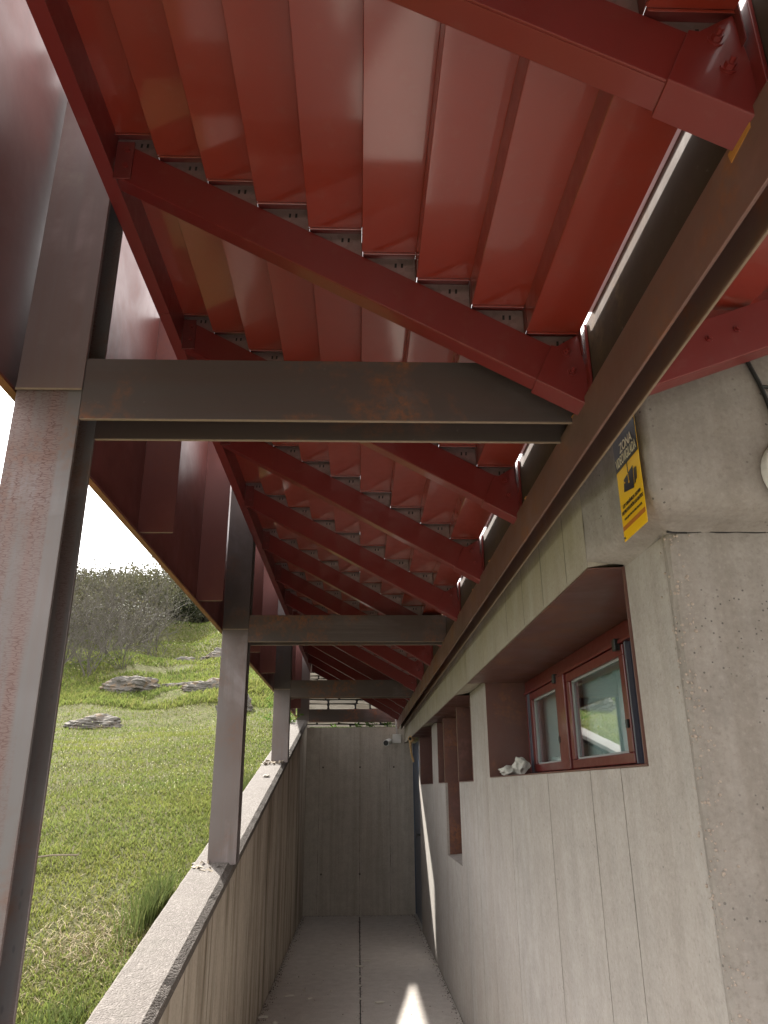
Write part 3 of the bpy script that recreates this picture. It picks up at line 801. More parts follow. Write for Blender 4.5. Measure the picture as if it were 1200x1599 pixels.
def casement(ya, yb, label):
    s = MB(); w = .055; zt, zb = 2.107, 1.675
    c = fr('casement', ya, yb, zb, zb + .038, -.004, .045)
    tag(c, label)
    for (a, b, d, e) in ((ya, yb, zt - .04, zt), (ya, ya + w, zb + .038, zt - .04), (yb - w, yb, zb + .038, zt - .04)):
        mb = MB(); mb.box(XF - .004, XF + .041, a, b, d, e); mb.build('casement_rail', M['red_frame'], c, .003)
    mb = MB(); mb.box(XF + .016, XF + .020, ya + w - .004, yb - w + .004, zb + .034, zt - .036); p = mb.build('pane', M['glass'], c)
    for (a, b) in ((ya + w, ya + w + .010), (yb - w - .010, yb - w)):
        mb = MB(); mb.box(XF + .008, XF + .0155, a, b, zb + .04, zt - .042); mb.build('pane_gasket', M['gasket'], c)
    for (d, e) in ((zb + .038, zb + .047), (zt - .049, zt - .040)):
        mb = MB(); mb.box(XF + .008, XF + .0152, ya + w, yb - w, d, e); mb.build('pane_gasket', M['gasket'], c)
    mb = MB(); mb.box(XF - .014, XF - .004, ya + .01, ya + .03, 1.80, 1.83); mb.build('hinge', M['black'], c, .002)
    mb = MB(); mb.box(XF + .075, XF + .079, ya, yb, zb, zt); mb.build('blind', M['blind'], c)
casement(3.835, 4.49, 'smaller far casement with its pane'); casement(2.84, 3.675, 'larger near casement with its pane')
for yv in (3.83, 2.86):
    mb = MB(); mb.box(.975, 1.0, yv, yv + .035, 2.085, 2.13); mb.build('latch', M['black'], wn, .003)
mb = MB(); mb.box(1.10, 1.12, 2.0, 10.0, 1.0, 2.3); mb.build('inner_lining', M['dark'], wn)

# niches -------------------------------------------------------------
def niche(label, y0, y1, z0, z1, fins, slot=None):
    t = thing('wall_niche', label, 'niche', (.9, (y0 + y1) / 2, z0), 'brown steel-lined niches in the right wall')
    mb = MB(); mb.box(.762, 1.06, y1 - .006, y1 - .001, z0 + .006, 2.19); mb.build('jamb_sheet', M['lining'], t)
    mb = MB(); mb.box(.762, 1.06, y0 + .001, y0 + .006, z0 + .006, 2.19); mb.build('jamb_sheet', M['lining'], t)
    mb = MB(); mb.prism([(.6565, 2.1885), (.765, 2.192), (1.06, 2.192), (1.06, 2.187), (.765, 2.187), (.6565, 2.184)], y0, y1 - .0005); mb.build('soffit_sheet', M['lining'], t)
    if slot:
        a, b, c = slot
        mb = MB(); mb.box(.760, 1.06, y0 + .001, a, z0 + .0005, z0 + .006); mb.build('sill_sheet', M['lining'], t)
        mb = MB(); mb.box(.760, 1.06, b, y1 - .001, z0 + .0005, z0 + .006); mb.build('sill_sheet', M['lining'], t)
        mb = MB(); mb.box(.785, 1.06, b - .006, b - .001, c + .006, z0 + .006); mb.build('slot_sheet', M['lining'], t)
        mb = MB(); mb.prism([(.766, c - .0), (1.06, c + .03), (1.06, c - .03), (.766, c - .03)], a, b); mb.build('slot_sill', M['wall'], t)
        mb = MB(); mb.box(1.0, 1.06, a, b, c, z0); mb.build('back_sheet', M['lining'], t)
    else:
        mb = MB(); mb.box(.760, 1.06, y0 + .001, y1 - .001, z0 + .0005, z0 + .006); mb.build('sill_sheet', M['lining'], t)
    mb = MB(); mb.box(1.06, 1.07, y0, y1, z0, 2.19); mb.build('back_sheet', M['lining'], t)
    for f in fins:
        mb = MB(); mb.box(.764, 1.055, f, f + .006, z0 + .006, 2.186); fn_ = mb.build('fin', M['lining'], t)
        mb = MB(); mb.box(.7605, .7638, f, f + .006, z0 + .006, 2.186); mb.build('fin_edge', M['steel_edge'], fn_)
niche('middle niche divided by two upright fins, a narrow slot below it', 5.31, 7.62, 1.633, 2.206, (6.072, 7.055), (6.072, 7.05, 1.052))
niche('farthest small dark niche, nearest the blue door', 8.22, 9.83, 1.628, 2.206, ())

# door ---------------------------------------------------------------
dr = thing('blue_door', 'dark blue door seen edge-on at the far end of the right wall', 'door', (.79, 10.7, 0))
mb = MB(); mb.box(.782, .83, 10.14, 11.27, .01, 2.17); mb.build('leaf', M['door'], dr, .002)
mb = MB(); mb.box(.770, .84, 10.102, 10.139, 0, 2.185); mb.build('frame', M['door'], dr, .002)
mb = MB(); mb.box(.770, .84, 11.271, 11.298, 0, 2.185); mb.build('frame', M['door'], dr, .002)
mb = MB(); mb.box(.735, .782, 10.3, 10.33, 1.02, 1.05); mb.build('handle', M['black'], dr, .003)
mb = MB(); mb.box(.755, .9, 10.10, 11.298, 0, .018); mb.build('threshold', M['grey_pl'], dr, .002)

# =================================================================== SIGN
sg = thing('surveillance_sign', 'yellow and black ZONA VIDEOVIGILADA sign on the concrete corner', 'sign', (.652, 1.664, 2.30))
ya, yb, za, zb = 1.822, 1.660, 2.184, 2.468     # ya = left edge as read
SX = .6800
def sq(name, u0, u1, v0, v1, mat, lift, par=None, bev=0):
    mb = MB(); Wd = ya - yb; Hh = zb - za
    mb.box(SX - lift, SX - lift + .0008, ya - u1 * Wd, ya - u0 * Wd, za + v0 * Hh, za + v1 * Hh)
    return mb.build(name, mat, par or sg, bev)
pl = sq('panel', 0, 1, 0, 1, M['yellow'], .002)
sq('header', 0, 1, .66, 1, M['sign_black'], .003)
sq('brown_bar', 0.02, .98, .095, .135, M['sign_brown'], .003)
for (yv, zv) in ((ya - .008, za + .008), (yb + .008, zb - .008)):
    mb = MB(); mb.tube((SX - .002, yv, zv), (SX - .0045, yv, zv), .0028, n=10); mb.build('screw', M['black'], sg)
def text(s, u, v, size, mat, bold=.0, wsc=1.0, name='lettering'):
    cu = bpy.data.curves.new('t', 'FONT'); cu.body = s; cu.align_x = 'CENTER'; cu.align_y = 'CENTER'; cu.size = size; cu.offset = bold; cu.extrude = .0003
    ob = bpy.data.objects.new('t', cu); COL.objects.link(ob)
    dg = bpy.context.evaluated_depsgraph_get(); me = bpy.data.meshes.new_from_object(ob.evaluated_get(dg)); me.name = name
    bpy.data.objects.remove(ob); me.materials.clear(); me.materials.append(mat)
    Wd = ya - yb; Hh = zb - za
    # reading direction is -Y, up is +Z, front is -X
    mt = Matrix(((0, 0, -1, SX - .0036), (-1, 0, 0, ya - u * Wd), (0, 1, 0, za + v * Hh), (0, 0, 0, 1))) @ Matrix.Diagonal((wsc, 1, 1, 1))
    me.transform(mt); off = Vector(sg.location)
    me.transform(Matrix.Translation(-off))
    o = link(bpy.data.objects.new(name, me)); o.parent = sg; return o
text('ZONA', .55, .838, .036, M['sign_white'], .0005, .85)
text('VIDEOVIGILADA', .50, .728, .036, M['sign_white'], .0003, .56)
text('LEY ORGÁNICA 15/1999', .52, .305, .0125, M['sign_black'], .0003, .95)
text('DE PROTECCIÓN DE DATOS', .52, .250, .0125, M['sign_black'], .0003, .92)
text('PUEDE EJERCITAR SUS DERECHOS ANTE:', .52, .185, .0075, M['sign_black'], .0001, .92)
# camera pictogram
mb = MB(); Wd = ya - yb; Hh = zb - za
def SP(u, v): return (ya - u * Wd, za + (v - .065) * Hh)
mb.prism([SP(.30, .60), (SP(.72, .64)), SP(.68, .44), SP(.26, .49)], SX - .0035, SX - .003, 'yz')
mb.prism([SP(.75, .60), SP(.80, .61), SP(.77, .475), SP(.72, .465)], SX - .0035, SX - .003, 'yz')
mb.prism([SP(.82, .60), SP(.86, .60), SP(.83, .495), SP(.79, .49)], SX - .0035, SX - .003, 'yz')
mb.prism([SP(.49, .735), SP(.515, .735), SP(.515, .62), SP(.49, .62)], SX - .0035, SX - .003, 'yz')
mb.build('camera_pictogram', M['sign_black'], sg)
mb = MB()
for (u, v, r) in ((.51, .535, .0035), (.335, .565, .0025)):
    c = SP(u, v); mb.tube((SX - .0035, *c), (SX - .0042, *c), r, n=14)
mb.prism([SP(.496, .62), SP(.51, .62), SP(.515, .535), SP(.50, .535)], SX - .0042, SX - .0036, 'yz')
mb.build('pictogram_highlight', M['yellow'], sg)

# =================================================================== SMALL FITTINGS
t = thing('security_camera', 'small white bullet camera with dark lens on the end wall', 'camera', (.408, 11.25, 2.2))
mb = MB(); mb.tube((.44, 11.26, 2.215), (.385, 11.10, 2.185), .042, .044, 20); mb.build('housing', M['white'], t, .003, True)
mb = MB(); mb.tube((.3845, 11.099, 2.1845), (.3838, 11.096, 2.184), .036, .036, 20); mb.build('lens', M['black'], t)
mb = MB(); mb.tube((.44, 11.30, 2.22), (.44, 11.25, 2.215), .03, .022, 14); mb.build('bracket', M['white'], t)
t = thing('junction_box', 'white square junction box beside the bullet camera, conduit rising from it', 'box', (.545, 11.27, 2.25))
mb = MB(); mb.box(.485, .607, 11.245, 11.299, 2.19, 2.312); mb.build('box_body', M['white'], t, .008, seg=3)
mb = MB(); mb.path([(.548, 11.265, 2.312), (.54, 11.265, 2.44), (.525, 11.262, 2.60)], .010, 8); mb.build('conduit', M['grey_pl'], t)
mb = MB(); mb.tube((.485, 11.28, 2.24), (.452, 11.28, 2.225), .006); mb.build('cable', M['black'], t)
t = thing('bulkhead_lantern', 'tiny dark caged lantern in the far top corner beside the long beam', 'lamp', (.66, 11.0, 2.45))
mb = MB(); mb.tube((.665, 11.04, 2.56), (.665, 11.04, 2.51), .045, .05, 14); mb.build('cap', M['black'], t)
mb = MB(); mb.tube((.665, 11.04, 2.509), (.665, 11.04, 2.415), .035, .030, 14); mb.build('glass', M['grey_pl'], t, 0, True)
for k in range(6):
    a = k * math.pi / 3; mb = MB(); mb.tube((.665 + .044 * math.cos(a), 11.04 + .044 * math.sin(a), 2.51), (.665 + .036 * math.cos(a), 11.04 + .036 * math.sin(a), 2.405), .003, n=5); mb.build('cage_bar', M['black'], t)
t = thing('pipe_stub', 'yellowish pipe stub packed in foam above the blue door', 'pipe', (.66, 9.95, 2.17))
mb = MB()
for k in range(16):
    c = Vector((.668 + rng.uniform(-.02, .02), 9.95 + rng.uniform(-.10, .14), 2.175 + rng.uniform(-.035, .02))); s = rng.uniform(.016, .032)
    mb.add([c + v * s * rng.uniform(.8, 1.15) for v in iv], fi)
mb.build('foam_packing', M['foam'], t, smooth=True)
mb = MB(); mb.tube((.69, 9.90, 2.20), (.640, 9.78, 2.165), .030, .030, 16); mb.build('pipe', M['foam'], t)
mb = MB(); mb.tube((.6385, 9.777, 2.164), (.638, 9.776, 2.1635), .020, .020, 14); mb.build('pipe_mouth', M['dark'], t)
mb = MB(); mb.path([(.655, 10.03, 2.18), (.660, 10.05, 2.08), (.675, 10.07, 1.98), (.70, 10.08, 1.90)], .013, 8); mb.build('loose_strip', M['foam'], t)
# oval lamp at the right edge
LY = .08
t = thing('oval_wall_lamp', 'white oval bulkhead lamp with black rim at the right edge of the photo', 'lamp', (.985, 1.53, 2.26))
mb = MB(); n = 28; cx_, cz_ = 1.040, 2.300
def ell(a, rx, rz, y): return (cx_ + rx * math.cos(a), y, cz_ + rz * math.sin(a))
for (r1, ry1, r2_, ry2) in ((1.0, 1.639, 1.0, 1.612), (1.0, 1.612, .90, 1.597), (.90, 1.597, .0, 1.590)):
    for k in range(n):
        a, b = 2 * math.pi * k / n, 2 * math.pi * (k + 1) / n
        mb.quad(ell(a, .080 * r1, .088 * r1, ry1), ell(b, .080 * r1, .088 * r1, ry1), ell(b, .080 * r2_, .088 * r2_, ry2), ell(a, .080 * r2_, .088 * r2_, ry2))
mb.build('lamp_body', M['white'], t, smooth=True)
mb = MB(); pts = [ell(2 * math.pi * k / 40, .066, .074, 1.594) for k in range(41)]; mb.path(pts, .0042, 8); mb.build('gasket_ring', M['black'], t)
t = thing('black_cable', 'short dark cable clipped to the concrete above the oval lamp', 'cable', (1.0, 1.63, 2.55))
mb = MB(); mb.path([(.970, 1.634, 2.63), (.980, 1.632, 2.585), (.994, 1.633, 2.545), (1.004, 1.632, 2.50), (1.012, 1.632, 2.45), (1.022, 1.631, 2.39)], .0055, 8); mb.build('sheath', M['black'], t)
mb = MB(); mb.tube((.996, 1.630, 2.53), (1.04, 1.630, 2.525), .0045, n=8); mb.build('clip', M['black'], t)

# crumpled paper on the sill
def crumple(name, c, s, seed, label):
    bm = bmesh.new(); bmesh.ops.create_icosphere(bm, subdivisions=3, radius=1)
    for v in bm.verts:
        d = v.co.normalized(); r = 1 + .45 * noise.noise(d * 1.7 + Vector((seed, 0, 0))) + .35 * abs(noise.noise(d * 4 + Vector((0, seed, 0))))
        v.co = Vector((d.x * r * s[0], d.y * r * s[1], d.z * r * s[2]))
    mz = min(v.co.z for v in bm.verts)
    for v in bm.verts: v.co.z -= mz
    me = bpy.data.meshes.new(name); bm.to_mesh(me); bm.free(); me.materials.append(M['paper'])
    o = link(bpy.data.objects.new(name, me)); o.location = c; return tag(o, label, 'litter', 'crumpled papers on the window sill')
crumple('crumpled_paper', (.845, 4.50, 1.653), (.050, .04, .024), 3, 'flat crumpled white paper at the outer left of the window sill')
crumple('crumpled_paper', (.915, 4.47, 1.653), (.042, .04, .042), 8, 'taller crumpled paper ball behind the flat one on the sill')

# litter on the floor
DEB = [((-.696, 8.51), .055, .03, 'round pale chip against the stained left wall'), ((-.578, 8.195), .02, .015, 'tiny pale crumb just inside the left wall, topmost of a short row'),
       ((-.527, 7.834), .022, .016, 'second pale crumb of the row near the left wall'), ((-.447, 7.33), .026, .02, 'pale crumb level with the lone middle crumb, nearer the left wall'),
       ((-.223, 7.315), .026, .02, 'lone pale crumb in the middle of the left floor strip'), ((-.562, 7.172), .12, .035, 'longest pale sliver lying near the left wall'),
       ((-.384, 7.082), .06, .025, 'small flat pale chip right of the long sliver'), ((-.704, 6.579), .10, .03, 'pale sliver at the foot of the left wall, low in the photo'),
       ((-.594, 6.427), .05, .03, 'pale chip at the bottom edge of the photo'), ((.085, 8.43), .11, .022, 'upper stick-like sliver beside the floor joint'),
       ((.022, 8.208), .10, .025, 'lower sliver lying across the floor joint'), ((.024, 7.797), .03, .02, 'crumb stuck in the floor joint below the slivers'),
       ((.018, 7.472), .035, .022, 'pale lump in the middle of the floor joint'), ((.022, 7.036), .03, .02, 'nearest crumb in the floor joint'),
       ((.173, 6.931), .10, .035, 'brownish sliver on the right strip beside the sunlit patch'), ((.66, 10.45), .14, .03, 'pale sliver in front of the blue door'),
       ((.745, 8.239), .06, .03, 'chip at the foot of the right wall'), ((.032, 11.189), .035, .02, 'tiny crumb at the foot of the end wall')]
for k, ((px, py), L, w, lab) in enumerate(DEB):
    bm = bmesh.new(); bmesh.ops.create_icosphere(bm, subdivisions=1, radius=.5)
    for v in bm.verts: v.co = Vector((v.co.x * L, v.co.y * w, max(v.co.z, -.3) * min(w, .022))) * (1 + .25 * noise.noise(v.co * 3 + Vector((k, 0, 0))))
    me = bpy.data.meshes.new('pale_chip'); bm.to_mesh(me); bm.free(); me.materials.append(M['chip'])
    o = link(bpy.data.objects.new('pale_chip', me)); o.location = (px, py, .007); o.rotation_euler = (0, 0, rng.uniform(-.2, .6))
    tag(o, lab, 'chip', 'pale chips littering the walkway floor')
o = MB(); o.path([(-2.06, 5.36, float(gz(-2.06, 5.36)) + .06), (-1.96, 5.38, float(gz(-1.96, 5.38)) + .07), (-1.80, 5.40, float(gz(-1.8, 5.4)) + .065)], .006, 6)
tag(o.build('dry_stick', M['twig'], bevel=0), 'pale dry stick lying in the grass beside the nearest column', 'stick')
tag(MB().__class__().build('x', M['chip']) if False else crumple('white_chip', (-.84, 7.35, float(ctop(7.35)) - .002), (.028, .02, .010), 5, ''), 'small white chip on top of the sloping wall before the third column', 'chip')
bpy.data.objects['white_chip']['group'] = ''; del bpy.data.objects['white_chip']['group']
bpy.data.objects['white_chip'].data.materials[0] = M['chip']
for yv, nm in ((7.98, 'leaf litter heaped at the foot of the third column'), (4.83, 'bits of dry litter at the foot of the second column')):
    mb = MB()
    for k in range(46 if yv > 6 else 12):
        c = Vector((rng.uniform(-.96, -.76), yv + rng.uniform(-.08, .08), 0)); c.z = float(ctop(c.y)) + rng.uniform(.0, .018 if yv > 6 else .006)
        s = rng.uniform(.004, .013); u = Vector((rng.gauss(0, 1), rng.gauss(0, 1), rng.gauss(0, .4))).normalized() * s * 2; w = Vector((rng.gauss(0, 1), rng.gauss(0, 1), rng.gauss(0, .6))).normalized() * s
        mb.quad(c - u - w, c + u - w, c + u + w, c - u + w)
    o = mb.build('leaf_litter', M['twig'], kind='stuff'); tag(o, nm, 'litter')

# =================================================================== STONE WALL BEYOND THE END
sw = thing('stone_wall', 'dry-stone wall of flat schist slabs beyond the end wall', 'wall', (.6, 13.3, 2.2))
mb = MB(); mb.box(-1.02, 3.0, 13.2, 13.7, 1.8, 4.3); mb.build('wall_core', M['dark'], sw)
variants = []
for k in range(8):
    bm = bmesh.new(); bmesh.ops.create_cube(bm, size=1); bmesh.ops.subdivide_edges(bm, edges=bm.edges[:], cuts=1, use_grid_fill=True)
    for v in bm.verts:
        p = v.co.copy(); j = Vector((noise.noise(p * 2 + Vector((k * 5, 0, 0))), noise.noise(p * 2 + Vector((0, k * 5, 9))), noise.noise(p * 2 + Vector((4, k * 5, 0)))))
        f = 1 - .05 * (abs(p.x) > .3 and abs(p.z) > .3)
        v.co = Vector((p.x * f + j.x * .12, p.y + j.y * .25, p.z * f + j.z * .30))
    me = bpy.data.meshes.new('stone'); bm.to_mesh(me); bm.free(); me.materials.append(M['stone']); variants.append(me)
z = 2.36; cnt = 0
while z < 4.1 and cnt < 290:
    h = rng.choice([.05, .065, .08, .105]); x = -1.0 + rng.uniform(0, .1)
    while x < 1.75 and cnt < 290:
        L = rng.uniform(.14, .50) * (1.2 if h > .08 else 1); 
        o = link(bpy.data.objects.new('stone', rng.choice(variants))); o.parent = sw
        o.location = (x + L / 2 - .6, 13.19 + rng.uniform(-.03, .03) - 13.3, z + h / 2 - 2.2 + rng.uniform(-.008, .008)); o.scale = (L * .97, .16, h * .78)
        o.rotation_euler = (rng.uniform(-.05, .05), rng.uniform(-.05, .05), rng.uniform(-.05, .05)); x += L + rng.uniform(.0, .02); cnt += 1
    z += h

# =================================================================== VEGETATION
def blades(name, P, H, Wd, mat, lean=.5, kind='stuff', label=None, cat=None, parent=None, segs=2):
    n = len(P); a = nr.uniform(0, 2 * np.pi, n); b = nr.uniform(0, 2 * np.pi, n)
    d = np.stack([np.cos(a), np.sin(a), np.zeros(n)], -1) * (Wd / 2)[:, None]
    l = np.stack([np.cos(b), np.sin(b), np.zeros(n)], -1) * (H * lean * nr.uniform(.3, 1.3, n))[:, None]
    up = np.zeros((n, 3)); up[:, 2] = H
    v0 = P - d; v1 = P + d; v2 = P + l * .35 + up * .6 - d * .7; v3 = P + l * .35 + up * .6 + d * .7; v4 = P + l * 1.0 + up * .98
    V = np.stack([v0, v1, v2, v3, v4], 1).reshape(-1, 3)
    base = np.arange(n)[:, None] * 5
    tri = np.concatenate([base + [0, 1, 3], base + [0, 3, 2], base + [2, 3, 4]], 1).reshape(-1, 3)
    me = bpy.data.meshes.new(name); me.vertices.add(len(V)); me.vertices.foreach_set('co', V.astype(np.float32).ravel())
    me.loops.add(tri.size); me.loops.foreach_set('vertex_index', tri.ravel().astype(np.int32))
    me.polygons.add(len(tri)); me.polygons.foreach_set('loop_start', (np.arange(len(tri)) * 3).astype(np.int32))
    me.update(calc_edges=True)
    at = me.attributes.new('tint', 'FLOAT', 'POINT'); at.data.foreach_set('value', np.repeat(nr.uniform(0, 1, n), 5).astype(np.float32))
    me.materials.append(mat)
    o = link(bpy.data.objects.new(name, me))
    if parent: o.parent = parent
    return tag(o, label, cat, None, kind)
def vn(x, y, s, seed):   # cheap smooth value noise
    r = np.zeros_like(x); rs = np.random.RandomState(seed)
    for k in range(5):
        a, b, c = rs.uniform(-1, 1, 3); f = s * 1.7 ** (k * .6)
        r += np.sin(x * f * (1 + a) + y * f * b * 1.3 + c * 9) * np.cos(y * f * (1 - a * .5) - x * f * c)
    return r / 5
def scatter(n, y0, y1, pw=2.0):
    # density falls with distance from the walkway's near end
    u = nr.uniform(0, 1, n); y = (y0 ** (1 - pw) + u * (y1 ** (1 - pw) - y0 ** (1 - pw))) ** (1 / (1 - pw)) if pw != 1 else y0 * (y1 / y0) ** u
    wmax = .95 + .62 * y; x = -1.0 - nr.uniform(0, 1, n) ** 1.15 * (wmax - .2); return x, y
x, y = scatter(270000, 2.6, 17, 1.6)
dry = vn(x, y, .9, 3) + .6 * np.exp(-((x + 1.45) ** 2 / .25 + (y - 4.3) ** 2 / .5)) * 2.0
keep = nr.uniform(-.6, 1.6, len(x)) > dry * 1.1
x, y = x[keep], y[keep]; q = vn(x, y, 2.3, 5)
H = (.016 + .026 * nr.uniform(0, 1, len(x)) ** 3 + .030 * np.clip(q, 0, 1) ** 1.5) * (1 + .03 * y)
P = np.stack([x, y, gz(x, y) - .004], -1)
blades('grass', P, H, .0045 + .0006 * y, M['grass'], .9)
x, y = scatter(110000, 14, 46, 1.6); P = np.stack([x, y, gz(x, y) - .01], -1)
m_ = vn(x, y, .35, 9) > -.25
x, y, P = x[m_], y[m_], P[m_]
blades('far_grass', P, nr.uniform(.03, .10, len(x)) * (1 + .8 * np.clip(vn(x, y, .9, 30), 0, 1)), .010 + .0011 * y, M['grass'], .7)
# tall tufts against the wall
for (cx_, cy_, rx, ry, n_, hh, lb_) in ((-1.08, 4.55, .07, .34, 520, .20, 'tall grass tuft leaning on the sloping wall before the second column'),
                                   (-1.10, 3.35, .12, .25, 260, .11, 'shorter grass tuft low by the sloping wall, near the nearest column'),
                                   (-1.06, 7.3, .07, .7, 500, .13, 'rank grass along the wall between the second and third columns')):
    x = cx_ - np.abs(nr.normal(0, rx, n_)) * .9 + .03; y = cy_ + nr.normal(0, ry * .5, n_); x = np.minimum(x, -.985)
    P = np.stack([x, y, gz(x, y) - .005], -1)
    blades('tall_grass', P, nr.uniform(.4, 1.0, n_) * hh, np.full(n_, .006), M['tallgrass'], .45, label=lb_, cat='grass tuft')
# dry straw
x = -1.25 + nr.normal(0, .22, 2600); x = np.minimum(x, -1.0); y = 4.2 + nr.normal(0, .35, 2600)
x = np.concatenate([x, -1.2 - nr.uniform(0, 5, 2500)]); y = np.concatenate([y, nr.uniform(3, 14, 2500)])
P = np.stack([x, y, gz(x, y) + .004], -1)
o = blades('dry_straw', P, nr.uniform(.006, .03, len(x)), np.full(len(x), .004), plain('straw', (.34, .27, .16), .9, var=.3), 3.5)
# small pale flowers
x, y = scatter(5200, 5, 44, 1.1); m_ = vn(x, y, .5, 21) > .1; x, y = x[m_], y[m_]; P = np.stack([x, y, gz(x, y) + nr.uniform(.03, .12, len(x))], -1)
blades('wildflowers', P, .007 + .0008 * y, .006 + .0011 * y, plain('flower_petals', (.62, .62, .36), .8, var=.2), .3)

def rock(loc, s, seed, label, rot=0):
    bm = bmesh.new(); bmesh.ops.create_icosphere(bm, subdivisions=5, radius=1)
    for v in bm.verts:
        d = v.co.copy(); o_ = Vector((seed * 3.1, 0, 0))
        r = 1 + .35 * noise.noise(d * 1.3 + o_) + .18 * noise.noise(d * 3.1 + o_) + .07 * noise.noise(d * 8 + o_)
        lay = d.z * 5 + d.x * 1.6; st = (lay - math.floor(lay)); r *= 1 - .07 * st
        v.co = Vector((d.x * r * s[0], d.y * r * s[1], d.z * r * s[2]))
    me = bpy.data.meshes.new('rock'); bm.to_mesh(me); bm.free(); me.materials.append(M['rock'])
    o = link(bpy.data.objects.new('rock', me)); o.location = (loc[0], loc[1], float(gz(*loc)) - .15 * s[2]); o.rotation_euler = (.12, -.1, rot)
    return tag(o, label, 'rock', 'rocks breaking through the hillside grass')
rock((-4.1, 12.3), (.46, .34, .20), 1, 'low brownish rock nearest the viewer in the grass, by the nearest column', .2)
rock((-4.6, 15.9), (.62, .40, .30), 2, 'larger grey slanting rock above the low brown one', .25)
rock((-3.75, 16.2), (.50, .28, .11), 3, 'flat rock just right of the large grey slanting rock', 0)
rock((-5.2, 22.5), (.80, .5, .38), 4, 'rounded grey rock high in the grass, left of two', .1)
rock((-4.0, 22.8), (.75, .5, .45), 5, 'grey rock cluster high in the grass beside the second column', .4)
rock((-2.15, 13.6), (.36, .36, .34), 6, 'brown rock seen between the second and third columns', .4)
rock((-3.0, 15.5), (.5, .3, .22), 7, 'dark rock left of the third column', .1)

def tubes3(segs):
    """segs: array (n, 8) p0 p1 r0 r1 -> 3-sided tapered twigs"""
    S_ = np.array(segs); p0, p1, r0, r1 = S_[:, :3], S_[:, 3:6], S_[:, 6], S_[:, 7]
    d = p1 - p0; d /= np.linalg.norm(d, axis=1)[:, None] + 1e-9
    u = np.cross(d, [0.3, .2, .93]); u /= np.linalg.norm(u, axis=1)[:, None] + 1e-9; w = np.cross(d, u)
    vs = []
    for p, r in ((p0, r0), (p1, r1)):
        for k in range(3):
            a = 2 * math.pi * k / 3; vs.append(p + (u * math.cos(a) + w * math.sin(a)) * r[:, None])
    V = np.stack(vs, 1).reshape(-1, 3); b = np.arange(len(S_))[:, None] * 6
    F = np.concatenate([np.concatenate([b + [k, (k + 1) % 3, (k + 1) % 3 + 3, k + 3] for k in range(3)], 0)], 0)
    return V, F
def shrub_segs(rs, h, spread, n1=7, n2=6, n3=5, upright=.6, r=.018):
    segs = []; tips = []
    def grow(p, d, L, rad, lvl):
        pts = [p]; q = p.copy(); dd = d.copy()
        ns = 3
        for i in range(ns):
            dd = dd + rs.normal(0, .22, 3); dd[2] += .12 * upright; dd /= np.linalg.norm(dd)
            q2 = q + dd * L / ns; segs.append([*q, *q2, rad * (1 - i / ns * .6), rad * (1 - (i + 1) / ns * .6)])
            if lvl < 2:
                for _ in range({0: n2, 1: n3}[lvl] // ns + (rs.rand() < .5)):
                    nd = dd + rs.normal(0, .55, 3); nd[2] += .25; nd /= np.linalg.norm(nd); grow(q2.copy(), nd, L * rs.uniform(.4, .75), rad * .5, lvl + 1)
            q = q2
            if lvl >= 1: tips.append(q2.copy())
    for k in range(n1):
        a = rs.uniform(0, 2 * np.pi); t_ = rs.uniform(.05, spread); d = np.array([math.cos(a) * t_, math.sin(a) * t_, 1.0]); d /= np.linalg.norm(d)
        grow(np.array([math.cos(a) * .1, math.sin(a) * .1, 0.]), d, h * rs.uniform(.45, .68), r, 0)
    return segs, np.array(tips)
def leaves_mesh(name, tips, n, size, mat, rs, sp=.12):
    idx = rs.randint(0, len(tips), n); c = tips[idx] + rs.normal(0, sp, (n, 3)); c[:, 2] = np.maximum(c[:, 2], .02)
    a = rs.normal(0, 1, (n, 3)); a /= np.linalg.norm(a, axis=1)[:, None]; b = np.cross(a, rs.normal(0, 1, (n, 3))); b /= np.linalg.norm(b, axis=1)[:, None]
    s = (size * rs.uniform(.6, 1.4, n))[:, None]
    V = np.stack([c - a * s, c - b * s * .5, c + a * s, c + b * s * .5], 1).reshape(-1, 3); F = np.arange(n * 4).reshape(-1, 4)
    me = bpy.data.meshes.new(name); me.from_pydata(V.tolist(), [], F.tolist()); me.materials.append(mat)
    at = me.attributes.new('tint', 'FLOAT', 'POINT'); at.data.foreach_set('value', np.repeat(rs.uniform(0, 1, n), 4).astype(np.float32))
    return me
def shrub_kind(name, label, cat, group, seed, h, spread, nleaf, size, lmat, r=.018, n1=7, flowers=0, sp=.12, upright=.6):
    rs = np.random.RandomState(seed); segs, tips = shrub_segs(rs, h, spread, n1, upright=upright, r=r)
    V, F = tubes3(segs); me = bpy.data.meshes.new('stems'); me.from_pydata(V.tolist(), [], F.tolist()); me.materials.append(M['bark'])
    t = thing(name, label, cat, (0, 0, 0), group)
    o = link(bpy.data.objects.new('stems', me)); o.parent = t
    if nleaf:
        o = link(bpy.data.objects.new('foliage', leaves_mesh('foliage', tips, nleaf, size, lmat, rs, sp))); o.parent = t
    if flowers:
        o = link(bpy.data.objects.new('blossom', leaves_mesh('blossom', tips[tips[:, 2] > h * .35], flowers, .05, M['petal'], rs, .10))); o.parent = t
    return t
def place(src, pts, first=[True], labels=None):
    for i, (x, y, s, rz) in enumerate(pts):
        o = src if i == 0 else copy_tree(src)
        o.location = (x, y, float(gz(x, y)) - .05); o.scale = (s, s, s); o.rotation_euler = (0, 0, rz)
        if labels: o['label'] = labels[i]
rs = random.Random(5)
